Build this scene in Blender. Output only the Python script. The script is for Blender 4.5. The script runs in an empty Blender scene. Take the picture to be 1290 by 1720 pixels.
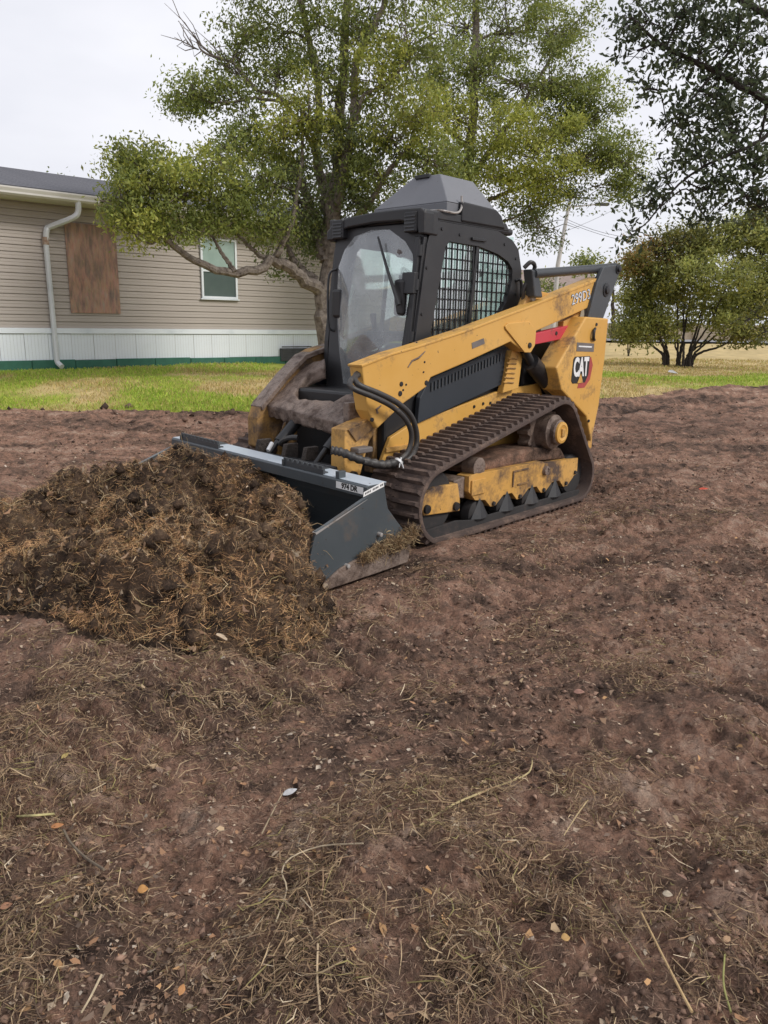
import bpy, bmesh, math, random
import numpy as np
from mathutils import Matrix, Vector
random.seed(5); RNG = np.random.default_rng(11)
scene = bpy.context.scene
COL = scene.collection
R_ = math.radians

# ------------------------------------------------------------------ camera
FPX, PITCH, ROLL, CAMH = 1300.0, R_(13.55), 0.0134, 1.372      # focal length in photo pixels (1290 x 1720)
_f = np.array([0, math.cos(PITCH), -math.sin(PITCH)]); _r = np.array([1.0, 0, 0]); _u = np.cross(_r, _f)
_r, _u = math.cos(ROLL)*_r + math.sin(ROLL)*_u, -math.sin(ROLL)*_r + math.cos(ROLL)*_u
CAMPOS = np.array([0, 0, CAMH])
cam_d = bpy.data.cameras.new('camera'); cam = bpy.data.objects.new('camera', cam_d); COL.objects.link(cam)
cam_d.sensor_fit = 'VERTICAL'; cam_d.sensor_height = 24.0; cam_d.sensor_width = 18.0
cam_d.lens = 24.0*FPX/1720.0; cam_d.clip_start = 0.05; cam_d.clip_end = 2000
m4 = Matrix.Identity(4)
for i in range(3):
    m4[i][0] = _r[i]; m4[i][1] = _u[i]; m4[i][2] = -_f[i]; m4[i][3] = CAMPOS[i]
cam.matrix_world = m4
scene.camera = cam

# ------------------------------------------------------------------ sky and sun
world = bpy.data.worlds.new('World'); scene.world = world; world.use_nodes = True
wn = world.node_tree.nodes; wl = world.node_tree.links; wn.clear()
w_out = wn.new('ShaderNodeOutputWorld'); w_bg = wn.new('ShaderNodeBackground')
w_sky = wn.new('ShaderNodeTexSky'); w_sky.sky_type = 'NISHITA'; w_sky.sun_disc = False
SUN_EL, SUN_AZ = R_(40), R_(112)          # azimuth measured from +Y towards +X: behind the camera, to its right
w_sky.sun_elevation = SUN_EL; w_sky.sun_rotation = SUN_AZ; w_sky.dust_density = 3.0
w_tc = wn.new('ShaderNodeTexCoord'); w_noise = wn.new('ShaderNodeTexNoise')
w_noise.inputs['Scale'].default_value = 1.6; w_noise.inputs['Detail'].default_value = 5
w_map = wn.new('ShaderNodeMapping'); w_map.inputs['Scale'].default_value = (1, 1, 2.6)
w_ramp = wn.new('ShaderNodeValToRGB')
w_ramp.color_ramp.elements[0].position = 0.36; w_ramp.color_ramp.elements[0].color = (6.5, 6.65, 7.4, 1)
w_ramp.color_ramp.elements[1].position = 0.66; w_ramp.color_ramp.elements[1].color = (9.1, 9.1, 9.6, 1)
w_mix = wn.new('ShaderNodeMix'); w_mix.data_type = 'RGBA'; w_mix.inputs[0].default_value = 0.93
wl.new(w_tc.outputs['Generated'], w_map.inputs['Vector']); wl.new(w_map.outputs[0], w_noise.inputs['Vector'])
wl.new(w_noise.outputs['Fac'], w_ramp.inputs[0]); wl.new(w_sky.outputs[0], w_mix.inputs[6]); wl.new(w_ramp.outputs[0], w_mix.inputs[7])
wl.new(w_mix.outputs[2], w_bg.inputs['Color']); w_bg.inputs['Strength'].default_value = 0.0725
wl.new(w_bg.outputs[0], w_out.inputs['Surface'])
sun_d = bpy.data.lights.new('sun', 'SUN'); sun_d.energy = 1.5; sun_d.angle = R_(14); sun_d.color = (1.0, 0.96, 0.9)
sun = bpy.data.objects.new('sun', sun_d); COL.objects.link(sun)
_sd = Vector((math.sin(SUN_AZ)*math.cos(SUN_EL), math.cos(SUN_AZ)*math.cos(SUN_EL), math.sin(SUN_EL)))
sun.rotation_euler = _sd.to_track_quat('Z', 'Y').to_euler(); sun.location = (0, 0, 30)
vs = scene.view_settings; vs.view_transform = 'Standard'; vs.look = 'None'; vs.exposure = 0.62; vs.gamma = 1.0; vs.use_curve_mapping = False

# ------------------------------------------------------------------ helpers: where a photo point lies at a known distance
MO = np.array([-0.335, 5.41, 0.0]); YAW = R_(-132.45)           # the loader's place and heading
MF = np.array([math.cos(YAW), math.sin(YAW), 0]); ML = np.array([-math.sin(YAW), math.cos(YAW), 0])
def ray(px, py): return (px-645)/FPX*_r - (py-860)/FPX*_u + _f
def at(px, py, Y):                                              # world point on the plane y = Y
    d = ray(px, py); return CAMPOS + d*(Y/d[1])
def at_z(px, py, z):
    d = ray(px, py); return CAMPOS + d*((z-CAMH)/d[2])
def mp(px, py, y0, k=0.0):                                      # loader (x, z) on its plane y = y0 + k (0.4 - x)
    d = ray(px, py); c = CAMPOS-MO; cx, cy, cz = c@MF, c@ML, c[2]; dx, dy, dz = d@MF, d@ML, d[2]
    t = (y0+k*(0.4-cx)-cy)/(dy+k*dx)
    return (cx+t*dx, cz+t*dz)
def mp3(px, py, y0):
    x, z = mp(px, py, y0); return (x, y0, z)

# ------------------------------------------------------------------ numeric noise
def _hash(ix, iy, s):
    h = (ix.astype(np.int64)*374761393 + iy.astype(np.int64)*668265263 + s*982451653) & 0xffffffff
    h = ((h ^ (h >> 13))*1274126177) & 0xffffffff
    return ((h ^ (h >> 16)) & 0xffff)/65535.0
def vnoise(x, y, s=0):
    x = np.asarray(x, float); y = np.asarray(y, float)
    ix = np.floor(x); iy = np.floor(y); fx = x-ix; fy = y-iy
    fx = fx*fx*fx*(fx*(fx*6-15)+10); fy = fy*fy*fy*(fy*(fy*6-15)+10)
    a = _hash(ix, iy, s); b = _hash(ix+1, iy, s); c = _hash(ix, iy+1, s); d = _hash(ix+1, iy+1, s)
    return (a*(1-fx)+b*fx)*(1-fy)+(c*(1-fx)+d*fx)*fy
def fbm(x, y, s=0, o=4):
    v = 0; a = .5; t = 0
    for i in range(o):
        v = v+a*vnoise(x*2**i*(1+.013*i)+17.3*i, y*2**i+9.1*i, s+i); t += a; a *= .5
    return v/t
def sstep(a, b, x):
    t = np.clip((np.asarray(x, float)-a)/(b-a), 0, 1); return t*t*(3-2*t)

# ------------------------------------------------------------------ materials
MATS = {}
def new_mat(name):
    m = bpy.data.materials.new(name); m.use_nodes = True; MATS[name] = m
    nt = m.node_tree; b = nt.nodes['Principled BSDF']
    return m, nt, b
def ramp_node(nt, cols, pos):
    r = nt.nodes.new('ShaderNodeValToRGB'); e = r.color_ramp.elements
    while len(e) < len(cols): e.new(0.5)
    for i, (c, p) in enumerate(zip(cols, pos)): e[i].position = p; e[i].color = (*c, 1)
    return r
def noise_node(nt, scale, detail=6, rough=.6, vec=None, coord='Object'):
    n = nt.nodes.new('ShaderNodeTexNoise'); n.inputs['Scale'].default_value = scale; n.inputs['Detail'].default_value = detail; n.inputs['Roughness'].default_value = rough
    if vec is None:
        tc = nt.nodes.new('ShaderNodeTexCoord'); vec = tc.outputs[coord]
    nt.links.new(vec, n.inputs['Vector']); return n
def bump(nt, b, fac, strength=.3, dist=.02, chain=None):
    bp = nt.nodes.new('ShaderNodeBump'); bp.inputs['Strength'].default_value = strength; bp.inputs['Distance'].default_value = dist
    nt.links.new(fac, bp.inputs['Height'])
    if chain is not None: nt.links.new(chain.outputs[0], bp.inputs['Normal'])
    nt.links.new(bp.outputs[0], b.inputs['Normal']); return bp
def simple(name, cols, pos=None, scale=8, rough=.6, metal=0, bstr=.15, bscale=60, detail=6, spec=.5, bdist=.01):
    m, nt, b = new_mat(name)
    if pos is None: pos = np.linspace(.3, .7, len(cols))
    n = noise_node(nt, scale, detail); r = ramp_node(nt, cols, pos)
    nt.links.new(n.outputs['Fac'], r.inputs[0]); nt.links.new(r.outputs[0], b.inputs['Base Color'])
    b.inputs['Roughness'].default_value = rough; b.inputs['Metallic'].default_value = metal
    b.inputs['Specular IOR Level'].default_value = spec
    if bstr: bump(nt, b, noise_node(nt, bscale, 5).outputs['Fac'], bstr, bdist)
    return m
def dirty_paint(name, base, base2, dirt, amount=.5, scale=4, rough=.45, bstr=.06, gloss_dirt=.9):
    # paint with smears of dried mud and chips
    m, nt, b = new_mat(name); L = nt.links
    n1 = noise_node(nt, scale, 8, .65); n2 = noise_node(nt, scale*9, 6, .7); n3 = noise_node(nt, 2.2, 3)
    pr = ramp_node(nt, [base, base2], [.35, .7]); L.new(n3.outputs['Fac'], pr.inputs[0])
    mul = nt.nodes.new('ShaderNodeMath'); mul.operation = 'MULTIPLY_ADD'; mul.inputs[1].default_value = .35; L.new(n2.outputs['Fac'], mul.inputs[0]); L.new(n1.outputs['Fac'], mul.inputs[2])
    mr = nt.nodes.new('ShaderNodeMapRange'); mr.inputs[1].default_value = .88-amount*.42; mr.inputs[2].default_value = 1.02-amount*.30; L.new(mul.outputs[0], mr.inputs[0])
    mx = nt.nodes.new('ShaderNodeMix'); mx.data_type = 'RGBA'; L.new(mr.outputs[0], mx.inputs[0]); L.new(pr.outputs[0], mx.inputs[6]); mx.inputs[7].default_value = (*dirt, 1)
    ck = noise_node(nt, 34, 4, .55); cr = nt.nodes.new('ShaderNodeMapRange'); cr.inputs[1].default_value = .70; cr.inputs[2].default_value = .73; L.new(ck.outputs['Fac'], cr.inputs[0])
    mx2 = nt.nodes.new('ShaderNodeMix'); mx2.data_type = 'RGBA'; L.new(cr.outputs[0], mx2.inputs[0]); L.new(mx.outputs[2], mx2.inputs[6]); mx2.inputs[7].default_value = (dirt[0]*.55, dirt[1]*.5, dirt[2]*.5, 1); mx = mx2
    L.new(mx.outputs[2], b.inputs['Base Color'])
    rr = nt.nodes.new('ShaderNodeMapRange'); rr.inputs[3].default_value = rough; rr.inputs[4].default_value = gloss_dirt; L.new(mr.outputs[0], rr.inputs[0]); L.new(rr.outputs[0], b.inputs['Roughness'])
    bump(nt, b, mul.outputs[0], bstr, .02)
    return m
def attr_mat(name, rough=.8, transl=0.0, spec=.3, attr='tint'):
    m, nt, b = new_mat(name); L = nt.links
    a = nt.nodes.new('ShaderNodeAttribute'); a.attribute_name = attr
    L.new(a.outputs['Color'], b.inputs['Base Color']); b.inputs['Roughness'].default_value = rough; b.inputs['Specular IOR Level'].default_value = spec
    if transl:
        t = nt.nodes.new('ShaderNodeBsdfTranslucent'); mix = nt.nodes.new('ShaderNodeMixShader'); mix.inputs[0].default_value = transl
        L.new(a.outputs['Color'], t.inputs['Color']); L.new(b.outputs[0], mix.inputs[1]); L.new(t.outputs[0], mix.inputs[2])
        L.new(mix.outputs[0], nt.nodes['Material Output'].inputs['Surface'])
    return m

def soil_material(name, dark, mid, light, warm, s=1.0):
    m, nt, b = new_mat(name); L = nt.links
    tc = nt.nodes.new('ShaderNodeTexCoord'); mg = nt.nodes.new('ShaderNodeMapping'); mg.inputs['Rotation'].default_value = (0, 0, -YAW); mg.inputs['Scale'].default_value = (.55, 2.0, 1); L.new(tc.outputs['Object'], mg.inputs['Vector'])
    big = noise_node(nt, 1.0*s, 6, .6, mg.outputs[0]); med = noise_node(nt, 7*s, 8, .7); fine = noise_node(nt, 70*s, 6, .75)
    add = nt.nodes.new('ShaderNodeMath'); add.operation = 'MULTIPLY_ADD'; add.inputs[1].default_value = .55; L.new(med.outputs['Fac'], add.inputs[0])
    sc = nt.nodes.new('ShaderNodeMath'); sc.operation = 'MULTIPLY'; sc.inputs[1].default_value = .45; L.new(big.outputs['Fac'], sc.inputs[0]); L.new(sc.outputs[0], add.inputs[2])
    r = ramp_node(nt, [dark, mid, warm, light], [.39, .47, .53, .62]); L.new(add.outputs[0], r.inputs[0])
    fr = ramp_node(nt, [(.45, .43, .42), (1, 1, 1), (1.5, 1.42, 1.32)], [.3, .5, .72]); L.new(fine.outputs['Fac'], fr.inputs[0])
    mx = nt.nodes.new('ShaderNodeMix'); mx.data_type = 'RGBA'; mx.blend_type = 'MULTIPLY'; mx.inputs[0].default_value = .85
    L.new(r.outputs[0], mx.inputs[6]); L.new(fr.outputs[0], mx.inputs[7]); L.new(mx.outputs[2], b.inputs['Base Color'])
    b.inputs['Roughness'].default_value = .92; b.inputs['Specular IOR Level'].default_value = .25
    b1 = bump(nt, b, noise_node(nt, 26*s, 8, .8).outputs['Fac'], 1.0, .035)
    bump(nt, b, fine.outputs['Fac'], .8, .012, b1)
    return m
SOIL = soil_material('soil', (.060, .039, .030), (.205, .130, .096), (.48, .345, .265), (.345, .20, .14))
PILE_SOIL = soil_material('pile_soil', (.022, .015, .011), (.085, .055, .037), (.22, .15, .095), (.14, .088, .056), 2)
LAWN = attr_mat('lawn_soil', .95)
STRAW = attr_mat('straw', .85, .12); LEAF = attr_mat('leaf', .5, .45, .4); GRASS = attr_mat('grass_blade', .6, .3)
BARK = simple('bark', [(.10, .08, .065), (.21, .175, .145), (.31, .265, .22)], [.35, .5, .7], scale=14, rough=.95, bstr=.9, bscale=45, bdist=.03)
BARK_DARK = simple('dark_bark', [(.035, .028, .024), (.075, .06, .05)], scale=14, rough=.95, bstr=.8, bscale=45, bdist=.03)
YELLOW = dirty_paint('yellow_paint', (.60, .325, .065), (.66, .38, .10), (.17, .105, .065), .36, 3.2, .5)
YELLOW_WORN = dirty_paint('yellow_paint_worn', (.54, .29, .06), (.60, .34, .10), (.09, .058, .042), .66, 3.6, .6, .2)
MUDDY = dirty_paint('mud_caked', (.19, .135, .105), (.27, .21, .175), (.075, .048, .036), .62, 11, .33, 1.0, .7)
MUDDY_YELLOW = dirty_paint('mud_caked_yellow', (.40, .22, .06), (.30, .17, .06), (.105, .07, .05), .8, 6, .6, .4)
BLACK = dirty_paint('black_paint', (.012, .0125, .014), (.022, .022, .024), (.06, .05, .044), .28, 4, .42)
CABBLACK = dirty_paint('cab_black', (.020, .020, .022), (.030, .030, .032), (.06, .054, .05), .22, 3, .45)
DARKGREY = dirty_paint('dark_grey_paint', (.045, .05, .055), (.055, .06, .066), (.10, .085, .07), .25, 4, .4)
BUCKETPAINT = dirty_paint('bucket_paint', (.060, .072, .080), (.078, .090, .098), (.09, .07, .055), .3, 3.5, .3)
ROOFGREY = dirty_paint('roof_unit_grey', (.15, .155, .17), (.17, .175, .19), (.12, .11, .10), .2, 5, .5)
SIDEPANEL = dirty_paint('side_panel_blue_black', (.022, .028, .036), (.028, .035, .044), (.05, .045, .04), .2, 4, .5)
RUBBER = dirty_paint('rubber_muddy', (.065, .045, .038), (.09, .062, .052), (.19, .13, .10), .5, 7, .9, .5)
RUBBER_IN = dirty_paint('rubber_inside', (.022, .02, .02), (.03, .028, .028), (.06, .045, .04), .35, 7, .85)
HOSE = dirty_paint('hose_rubber', (.03, .028, .028), (.05, .047, .045), (.16, .14, .12), .35, 12, .5)
STEEL = dirty_paint('worn_steel', (.35, .33, .31), (.28, .26, .25), (.12, .085, .06), .4, 9, .45)
RED = dirty_paint('red_paint', (.46, .03, .05), (.54, .05, .07), (.2, .08, .06), .25, 5, .5)
WHITEP = simple('white_sticker', [(.72, .72, .70), (.8, .8, .8)], rough=.5, bstr=0)
BLACKP = simple('black_print', [(.012, .012, .012), (.02, .02, .02)], rough=.5, bstr=0)
REDP = simple('red_print', [(.36, .05, .045), (.42, .07, .06)], rough=.5, bstr=0)
GREYP = simple('grey_print', [(.12, .105, .10), (.17, .15, .14)], rough=.6, bstr=0)
SILVERP = simple('silver_print', [(.5, .55, .62), (.68, .7, .74)], rough=.4, bstr=0)
SEATM = simple('seat_vinyl', [(.02, .02, .022), (.035, .035, .038)], rough=.6)
VINYL = simple('vinyl_siding', [(.365, .318, .282), (.41, .362, .322)], [.3, .7], scale=.7, rough=.6, bstr=.08, bscale=25)
SKIRT = simple('white_skirting', [(.58, .63, .68), (.72, .76, .81), (.76, .80, .84)], [.28, .45, .7], scale=1.6, rough=.55, bstr=.05)
GREENSTRIP = simple('green_strip', [(.022, .10, .068), (.04, .15, .105)], scale=6, rough=.7)
TRIM = simple('cream_trim', [(.56, .54, .50), (.66, .64, .60)], scale=2, rough=.5, bstr=.04)
DOWNS = simple('downspout_paint', [(.50, .52, .54), (.62, .63, .64)], scale=3, rough=.5, bstr=.04)
RUSTY = simple('rusty_patch', [(.22, .12, .07), (.42, .33, .27)], scale=20, rough=.9)
SHINGLE = simple('shingle', [(.11, .115, .135), (.19, .19, .21)], scale=18, rough=.95, bstr=.5, bscale=90)
VENTM = simple('vent_grey', [(.05, .05, .055), (.08, .08, .085)], rough=.7)
def osb_mat():
    m, nt, b = new_mat('osb_board'); L = nt.links
    tc = nt.nodes.new('ShaderNodeTexCoord'); mpg = nt.nodes.new('ShaderNodeMapping'); mpg.inputs['Scale'].default_value = (5, 5, 1.2); L.new(tc.outputs['Object'], mpg.inputs['Vector'])
    st = noise_node(nt, 2.2, 6, .65, mpg.outputs[0]); ch = nt.nodes.new('ShaderNodeTexVoronoi'); ch.inputs['Scale'].default_value = 8; L.new(mpg.outputs[0], ch.inputs['Vector'])
    big = noise_node(nt, 1.7, 3)
    r = ramp_node(nt, [(.15, .10, .085), (.27, .155, .105), (.37, .19, .11), (.34, .26, .21)], [.3, .45, .56, .74]); L.new(st.outputs['Fac'], r.inputs[0])
    r2 = ramp_node(nt, [(.75, .78, .82), (1, 1, 1), (1.12, .95, .85)], [.3, .5, .7]); L.new(big.outputs['Fac'], r2.inputs[0])
    mx = nt.nodes.new('ShaderNodeMix'); mx.data_type = 'RGBA'; mx.blend_type = 'MULTIPLY'; mx.inputs[0].default_value = 1; L.new(r.outputs[0], mx.inputs[6]); L.new(r2.outputs[0], mx.inputs[7])
    bw = nt.nodes.new('ShaderNodeMix'); bw.data_type = 'RGBA'; bw.blend_type = 'OVERLAY'; bw.inputs[0].default_value = .10; L.new(mx.outputs[2], bw.inputs[6]); L.new(ch.outputs['Color'], bw.inputs[7])
    hs = nt.nodes.new('ShaderNodeHueSaturation'); hs.inputs['Saturation'].default_value = .8; L.new(bw.outputs[2], hs.inputs['Color']); L.new(hs.outputs[0], b.inputs['Base Color'])
    b.inputs['Roughness'].default_value = .85; bump(nt, b, st.outputs['Fac'], .3, .01); return m
OSB = osb_mat()
def glass_mat(name, tint, dust, dustcol, gl=.12):
    m, nt, b = new_mat(name); L = nt.links; nt.nodes.remove(b)
    tr = nt.nodes.new('ShaderNodeBsdfTransparent'); tr.inputs[0].default_value = (*tint, 1)
    gs = nt.nodes.new('ShaderNodeBsdfGlossy'); gs.inputs['Roughness'].default_value = .06; gs.inputs[0].default_value = (.9, .93, .95, 1)
    df = nt.nodes.new('ShaderNodeBsdfDiffuse'); df.inputs[0].default_value = (*dustcol, 1)
    fr = nt.nodes.new('ShaderNodeFresnel'); fr.inputs[0].default_value = 1.5
    ad = nt.nodes.new('ShaderNodeMath'); ad.operation = 'ADD'; ad.inputs[1].default_value = gl; ad.use_clamp = True; L.new(fr.outputs[0], ad.inputs[0])
    m1 = nt.nodes.new('ShaderNodeMixShader'); geo = nt.nodes.new('ShaderNodeNewGeometry'); inv = nt.nodes.new('ShaderNodeMath'); inv.operation = 'SUBTRACT'; inv.inputs[0].default_value = 1.0; L.new(geo.outputs['Backfacing'], inv.inputs[1]); ml_ = nt.nodes.new('ShaderNodeMath'); ml_.operation = 'MULTIPLY'; L.new(ad.outputs[0], ml_.inputs[0]); L.new(inv.outputs[0], ml_.inputs[1]); L.new(ml_.outputs[0], m1.inputs[0]); L.new(tr.outputs[0], m1.inputs[1]); L.new(gs.outputs[0], m1.inputs[2])
    n = noise_node(nt, 4.5, 6, .6); mr = nt.nodes.new('ShaderNodeMapRange'); mr.inputs[1].default_value = .3; mr.inputs[2].default_value = .75; mr.inputs[3].default_value = dust*.35; mr.inputs[4].default_value = dust; L.new(n.outputs['Fac'], mr.inputs[0])
    m2 = nt.nodes.new('ShaderNodeMixShader'); L.new(mr.outputs[0], m2.inputs[0]); L.new(m1.outputs[0], m2.inputs[1]); L.new(df.outputs[0], m2.inputs[2])
    L.new(m2.outputs[0], nt.nodes['Material Output'].inputs['Surface']); return m
WINDSHIELD = glass_mat('windshield_dirty', (.93, .97, .95), .48, (.60, .63, .65), .10)
SIDEGLASS = glass_mat('side_glass_green', (.90, .97, .94), .16, (.60, .68, .65), .50)
CLEARGLASS = glass_mat('rear_glass', (.85, .95, .91), .05, (.55, .6, .58), .0)
def pane_mat():
    m, nt, b = new_mat('house_glass'); n = noise_node(nt, 1.2, 2); r = ramp_node(nt, [(.03, .06, .055), (.06, .10, .09)], [.4, .6]); nt.links.new(n.outputs['Fac'], r.inputs[0]); nt.links.new(r.outputs[0], b.inputs['Base Color'])
    b.inputs['Roughness'].default_value = .12; b.inputs['Specular IOR Level'].default_value = .6; return m
PANE = pane_mat()
SCREEN_PANE = simple('insect_screen', [(.055, .085, .08), (.08, .115, .105)], scale=2, rough=.6, bstr=0)
BLIND = simple('upper_pane_blind', [(.24, .34, .30), (.33, .43, .39)], scale=2, rough=.15, bstr=0)
ASPHALT = simple('road_surface', [(.20, .20, .21), (.27, .27, .28)], scale=3, rough=.9)
FARWALL = simple('far_wall_beige', [(.40, .34, .27), (.46, .40, .33)], scale=1, rough=.9)
FARROOF = simple('far_roof', [(.25, .19, .16), (.32, .25, .22)], scale=2, rough=.9)
CONC = simple('pole_concrete', [(.42, .41, .41), (.52, .51, .51)], scale=5, rough=.9)
PLASTIC = simple('white_plastic', [(.6, .6, .6), (.75, .75, .75)], scale=20, rough=.5)

# ------------------------------------------------------------------ mesh helpers
def prop(o, label=None, cat=None, group=None, kind=None):
    if label: o['label'] = label
    if cat: o['category'] = cat
    if group: o['group'] = group
    if kind: o['kind'] = kind
    return o
def empty(name, loc=(0, 0, 0), rz=0):
    o = bpy.data.objects.new(name, None); COL.objects.link(o); o.location = loc; o.rotation_euler = (0, 0, rz); o.empty_display_size = .2; return o
def np_obj(name, V, F, mat, parent=None, tint=None, smooth=False, loc=None):
    # V (n,3), F (m,k) index array
    V = np.asarray(V, np.float32); F = np.asarray(F, np.int32); k = F.shape[1]
    me = bpy.data.meshes.new(name)
    me.vertices.add(len(V)); me.vertices.foreach_set('co', V.ravel())
    me.loops.add(F.size); me.loops.foreach_set('vertex_index', F.ravel())
    me.polygons.add(len(F)); me.polygons.foreach_set('loop_start', np.arange(0, F.size, k, dtype=np.int32)); me.polygons.foreach_set('loop_total', np.full(len(F), k, np.int32))
    if smooth: me.polygons.foreach_set('use_smooth', np.ones(len(F), bool))
    if tint is not None:
        a = me.attributes.new('tint', 'FLOAT_COLOR', 'POINT'); t = np.ones((len(V), 4), np.float32); t[:, :3] = tint; a.data.foreach_set('color', t.ravel())
    me.update(calc_edges=True); me.materials.append(mat)
    o = bpy.data.objects.new(name, me); COL.objects.link(o); o.parent = parent
    if loc is not None: o.location = loc
    return o
class MB:
    def __init__(s): s.v = []; s.f = []
    def add(s, V, F):
        n = len(s.v); s.v += [tuple(float(c) for c in v) for v in V]; s.f += [tuple(i+n for i in f) for f in F]; return s
    def box(s, x0, x1, y0, y1, z0, z1):
        return s.add([(x0, y0, z0), (x1, y0, z0), (x1, y1, z0), (x0, y1, z0), (x0, y0, z1), (x1, y0, z1), (x1, y1, z1), (x0, y1, z1)],
                     [(0, 3, 2, 1), (4, 5, 6, 7), (0, 1, 5, 4), (1, 2, 6, 5), (2, 3, 7, 6), (3, 0, 4, 7)])
    def frust(s, b, t, z0, z1):                       # b, t = (x0,x1,y0,y1)
        return s.add([(b[0], b[2], z0), (b[1], b[2], z0), (b[1], b[3], z0), (b[0], b[3], z0), (t[0], t[2], z1), (t[1], t[2], z1), (t[1], t[3], z1), (t[0], t[3], z1)],
                     [(0, 3, 2, 1), (4, 5, 6, 7), (0, 1, 5, 4), (1, 2, 6, 5), (2, 3, 7, 6), (3, 0, 4, 7)])
    def prism(s, poly, y0, y1, k=0.0, axis='y'):
        # poly in (x,z) pushed along y (slanted by k); axis 'x': poly in (y,z) pushed along x
        n = len(poly)
        if axis == 'y':
            A = [(p[0], y0+(k*(0.4-p[0]) if y0 >= 0 else -k*(0.4-p[0])), p[1]) for p in poly]; B = [(p[0], y1+(k*(0.4-p[0]) if y0 >= 0 else -k*(0.4-p[0])), p[1]) for p in poly]
        else:
            A = [(y0, p[0], p[1]) for p in poly]; B = [(y1, p[0], p[1]) for p in poly]
        F = [tuple(range(n)), tuple(range(2*n-1, n-1, -1))]+[(i, i+n, (i+1) % n+n, (i+1) % n) for i in range(n)]
        return s.add(A+B, F)
    def ring(s, outer, inner, y0, y1, axis='y'):      # frame between two star-shaped polygons
        c = np.mean(np.array(inner), 0)
        angs = sorted(set([round(math.atan2(p[1]-c[1], p[0]-c[0]), 5) for p in list(outer)+list(inner)]+[round(a, 5) for a in np.linspace(-math.pi, math.pi, 24, endpoint=False)]))
        def hit(poly, a):
            d = np.array([math.cos(a), math.sin(a)]); best = None
            for i in range(len(poly)):
                p = np.array(poly[i])-c; q = np.array(poly[(i+1) % len(poly)])-c; e = q-p; den = d[0]*e[1]-d[1]*e[0]
                if abs(den) < 1e-9: continue
                t = (p[0]*e[1]-p[1]*e[0])/den; u = (p[0]*d[1]-p[1]*d[0])/den
                if t > 0 and -1e-6 <= u <= 1+1e-6 and (best is None or t > best): best = t
            return c+d*(best or 0)
        O = [hit(outer, a) for a in angs]; I = [hit(inner, a) for a in angs]; n = len(angs); V = []
        for y in (y0, y1):
            for P in (O, I): V += [(p[0], y, p[1]) if axis == 'y' else (y, p[0], p[1]) for p in P]
        F = []
        for i in range(n):
            j = (i+1) % n
            F += [(i, j, n+j, n+i), (2*n+j, 2*n+i, 3*n+i, 3*n+j), (i, 2*n+i, 2*n+j, j), (n+j, 3*n+j, 3*n+i, n+i)]
        return s.add(V, F)
    def tube(s, pts, rad, n=8, cap=True):
        P = np.array(pts, float); m = len(P); rad = np.broadcast_to(np.array(rad, float), (m,)); V = []; F = []; up = None
        T = np.gradient(P, axis=0); T /= np.linalg.norm(T, axis=1)[:, None]+1e-12
        a = np.cross(T[0], [0, 0, 1.0]);
        if np.linalg.norm(a) < 1e-3: a = np.cross(T[0], [1.0, 0, 0])
        a /= np.linalg.norm(a)
        for i in range(m):
            a = a-T[i]*(a@T[i]); a /= np.linalg.norm(a)+1e-12; b = np.cross(T[i], a)
            for j in range(n):
                t = 2*math.pi*j/n; V.append(P[i]+rad[i]*(math.cos(t)*a+math.sin(t)*b))
        for i in range(m-1):
            for j in range(n): F.append((i*n+j, i*n+(j+1) % n, (i+1)*n+(j+1) % n, (i+1)*n+j))
        if cap: F += [tuple(range(n-1, -1, -1)), tuple((m-1)*n+j for j in range(n))]
        return s.add(V, F)
    def cyl_y(s, x, z, r, y0, y1, n=24): return s.tube([(x, y0, z), (x, y1, z)], r, n)
    def lathe_y(s, x, z, prof, n=28):                 # prof = [(y, r), ...]
        V = []; F = []
        for (y, r) in prof: V += [(x+r*math.cos(2*math.pi*j/n), y, z+r*math.sin(2*math.pi*j/n)) for j in range(n)]
        for i in range(len(prof)-1):
            for j in range(n): F.append((i*n+j, i*n+(j+1) % n, (i+1)*n+(j+1) % n, (i+1)*n+j))
        F += [tuple(range(n)), tuple((len(prof)-1)*n+j for j in range(n-1, -1, -1))]
        return s.add(V, F)
    def build(s, name, mat, parent=None, bevel=0, smooth=False, fn=None):
        me = bpy.data.meshes.new(name); V = s.v if fn is None else [fn(*v) for v in s.v]
        me.from_pydata(V, [], s.f); me.update()
        bm = bmesh.new(); bm.from_mesh(me); bmesh.ops.recalc_face_normals(bm, faces=bm.faces); bm.to_mesh(me); bm.free()
        me.materials.append(mat); o = bpy.data.objects.new(name, me); COL.objects.link(o); o.parent = parent
        if smooth:
            me.polygons.foreach_set('use_smooth', np.ones(len(me.polygons), bool))
            me.set_sharp_from_angle(angle=R_(38))
        if bevel:
            b = o.modifiers.new('bevel', 'BEVEL'); b.width = bevel; b.segments = 2; b.limit_method = 'ANGLE'; b.angle_limit = R_(35)
        return o
def smooth_path(pts, n=40):
    P = np.array(pts, float); m = len(P); out = []
    Q = np.vstack([2*P[0]-P[1], P, 2*P[-1]-P[-2]])
    for i in range(m-1):
        a, b, c, d = Q[i:i+4]; k = max(2, n//(m-1))
        for t in np.linspace(0, 1, k, endpoint=False):
            out.append(.5*((2*b)+(-a+c)*t+(2*a-5*b+4*c-d)*t*t+(-a+3*b-3*c+d)*t**3))
    out.append(P[-1]); return np.array(out)
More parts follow.
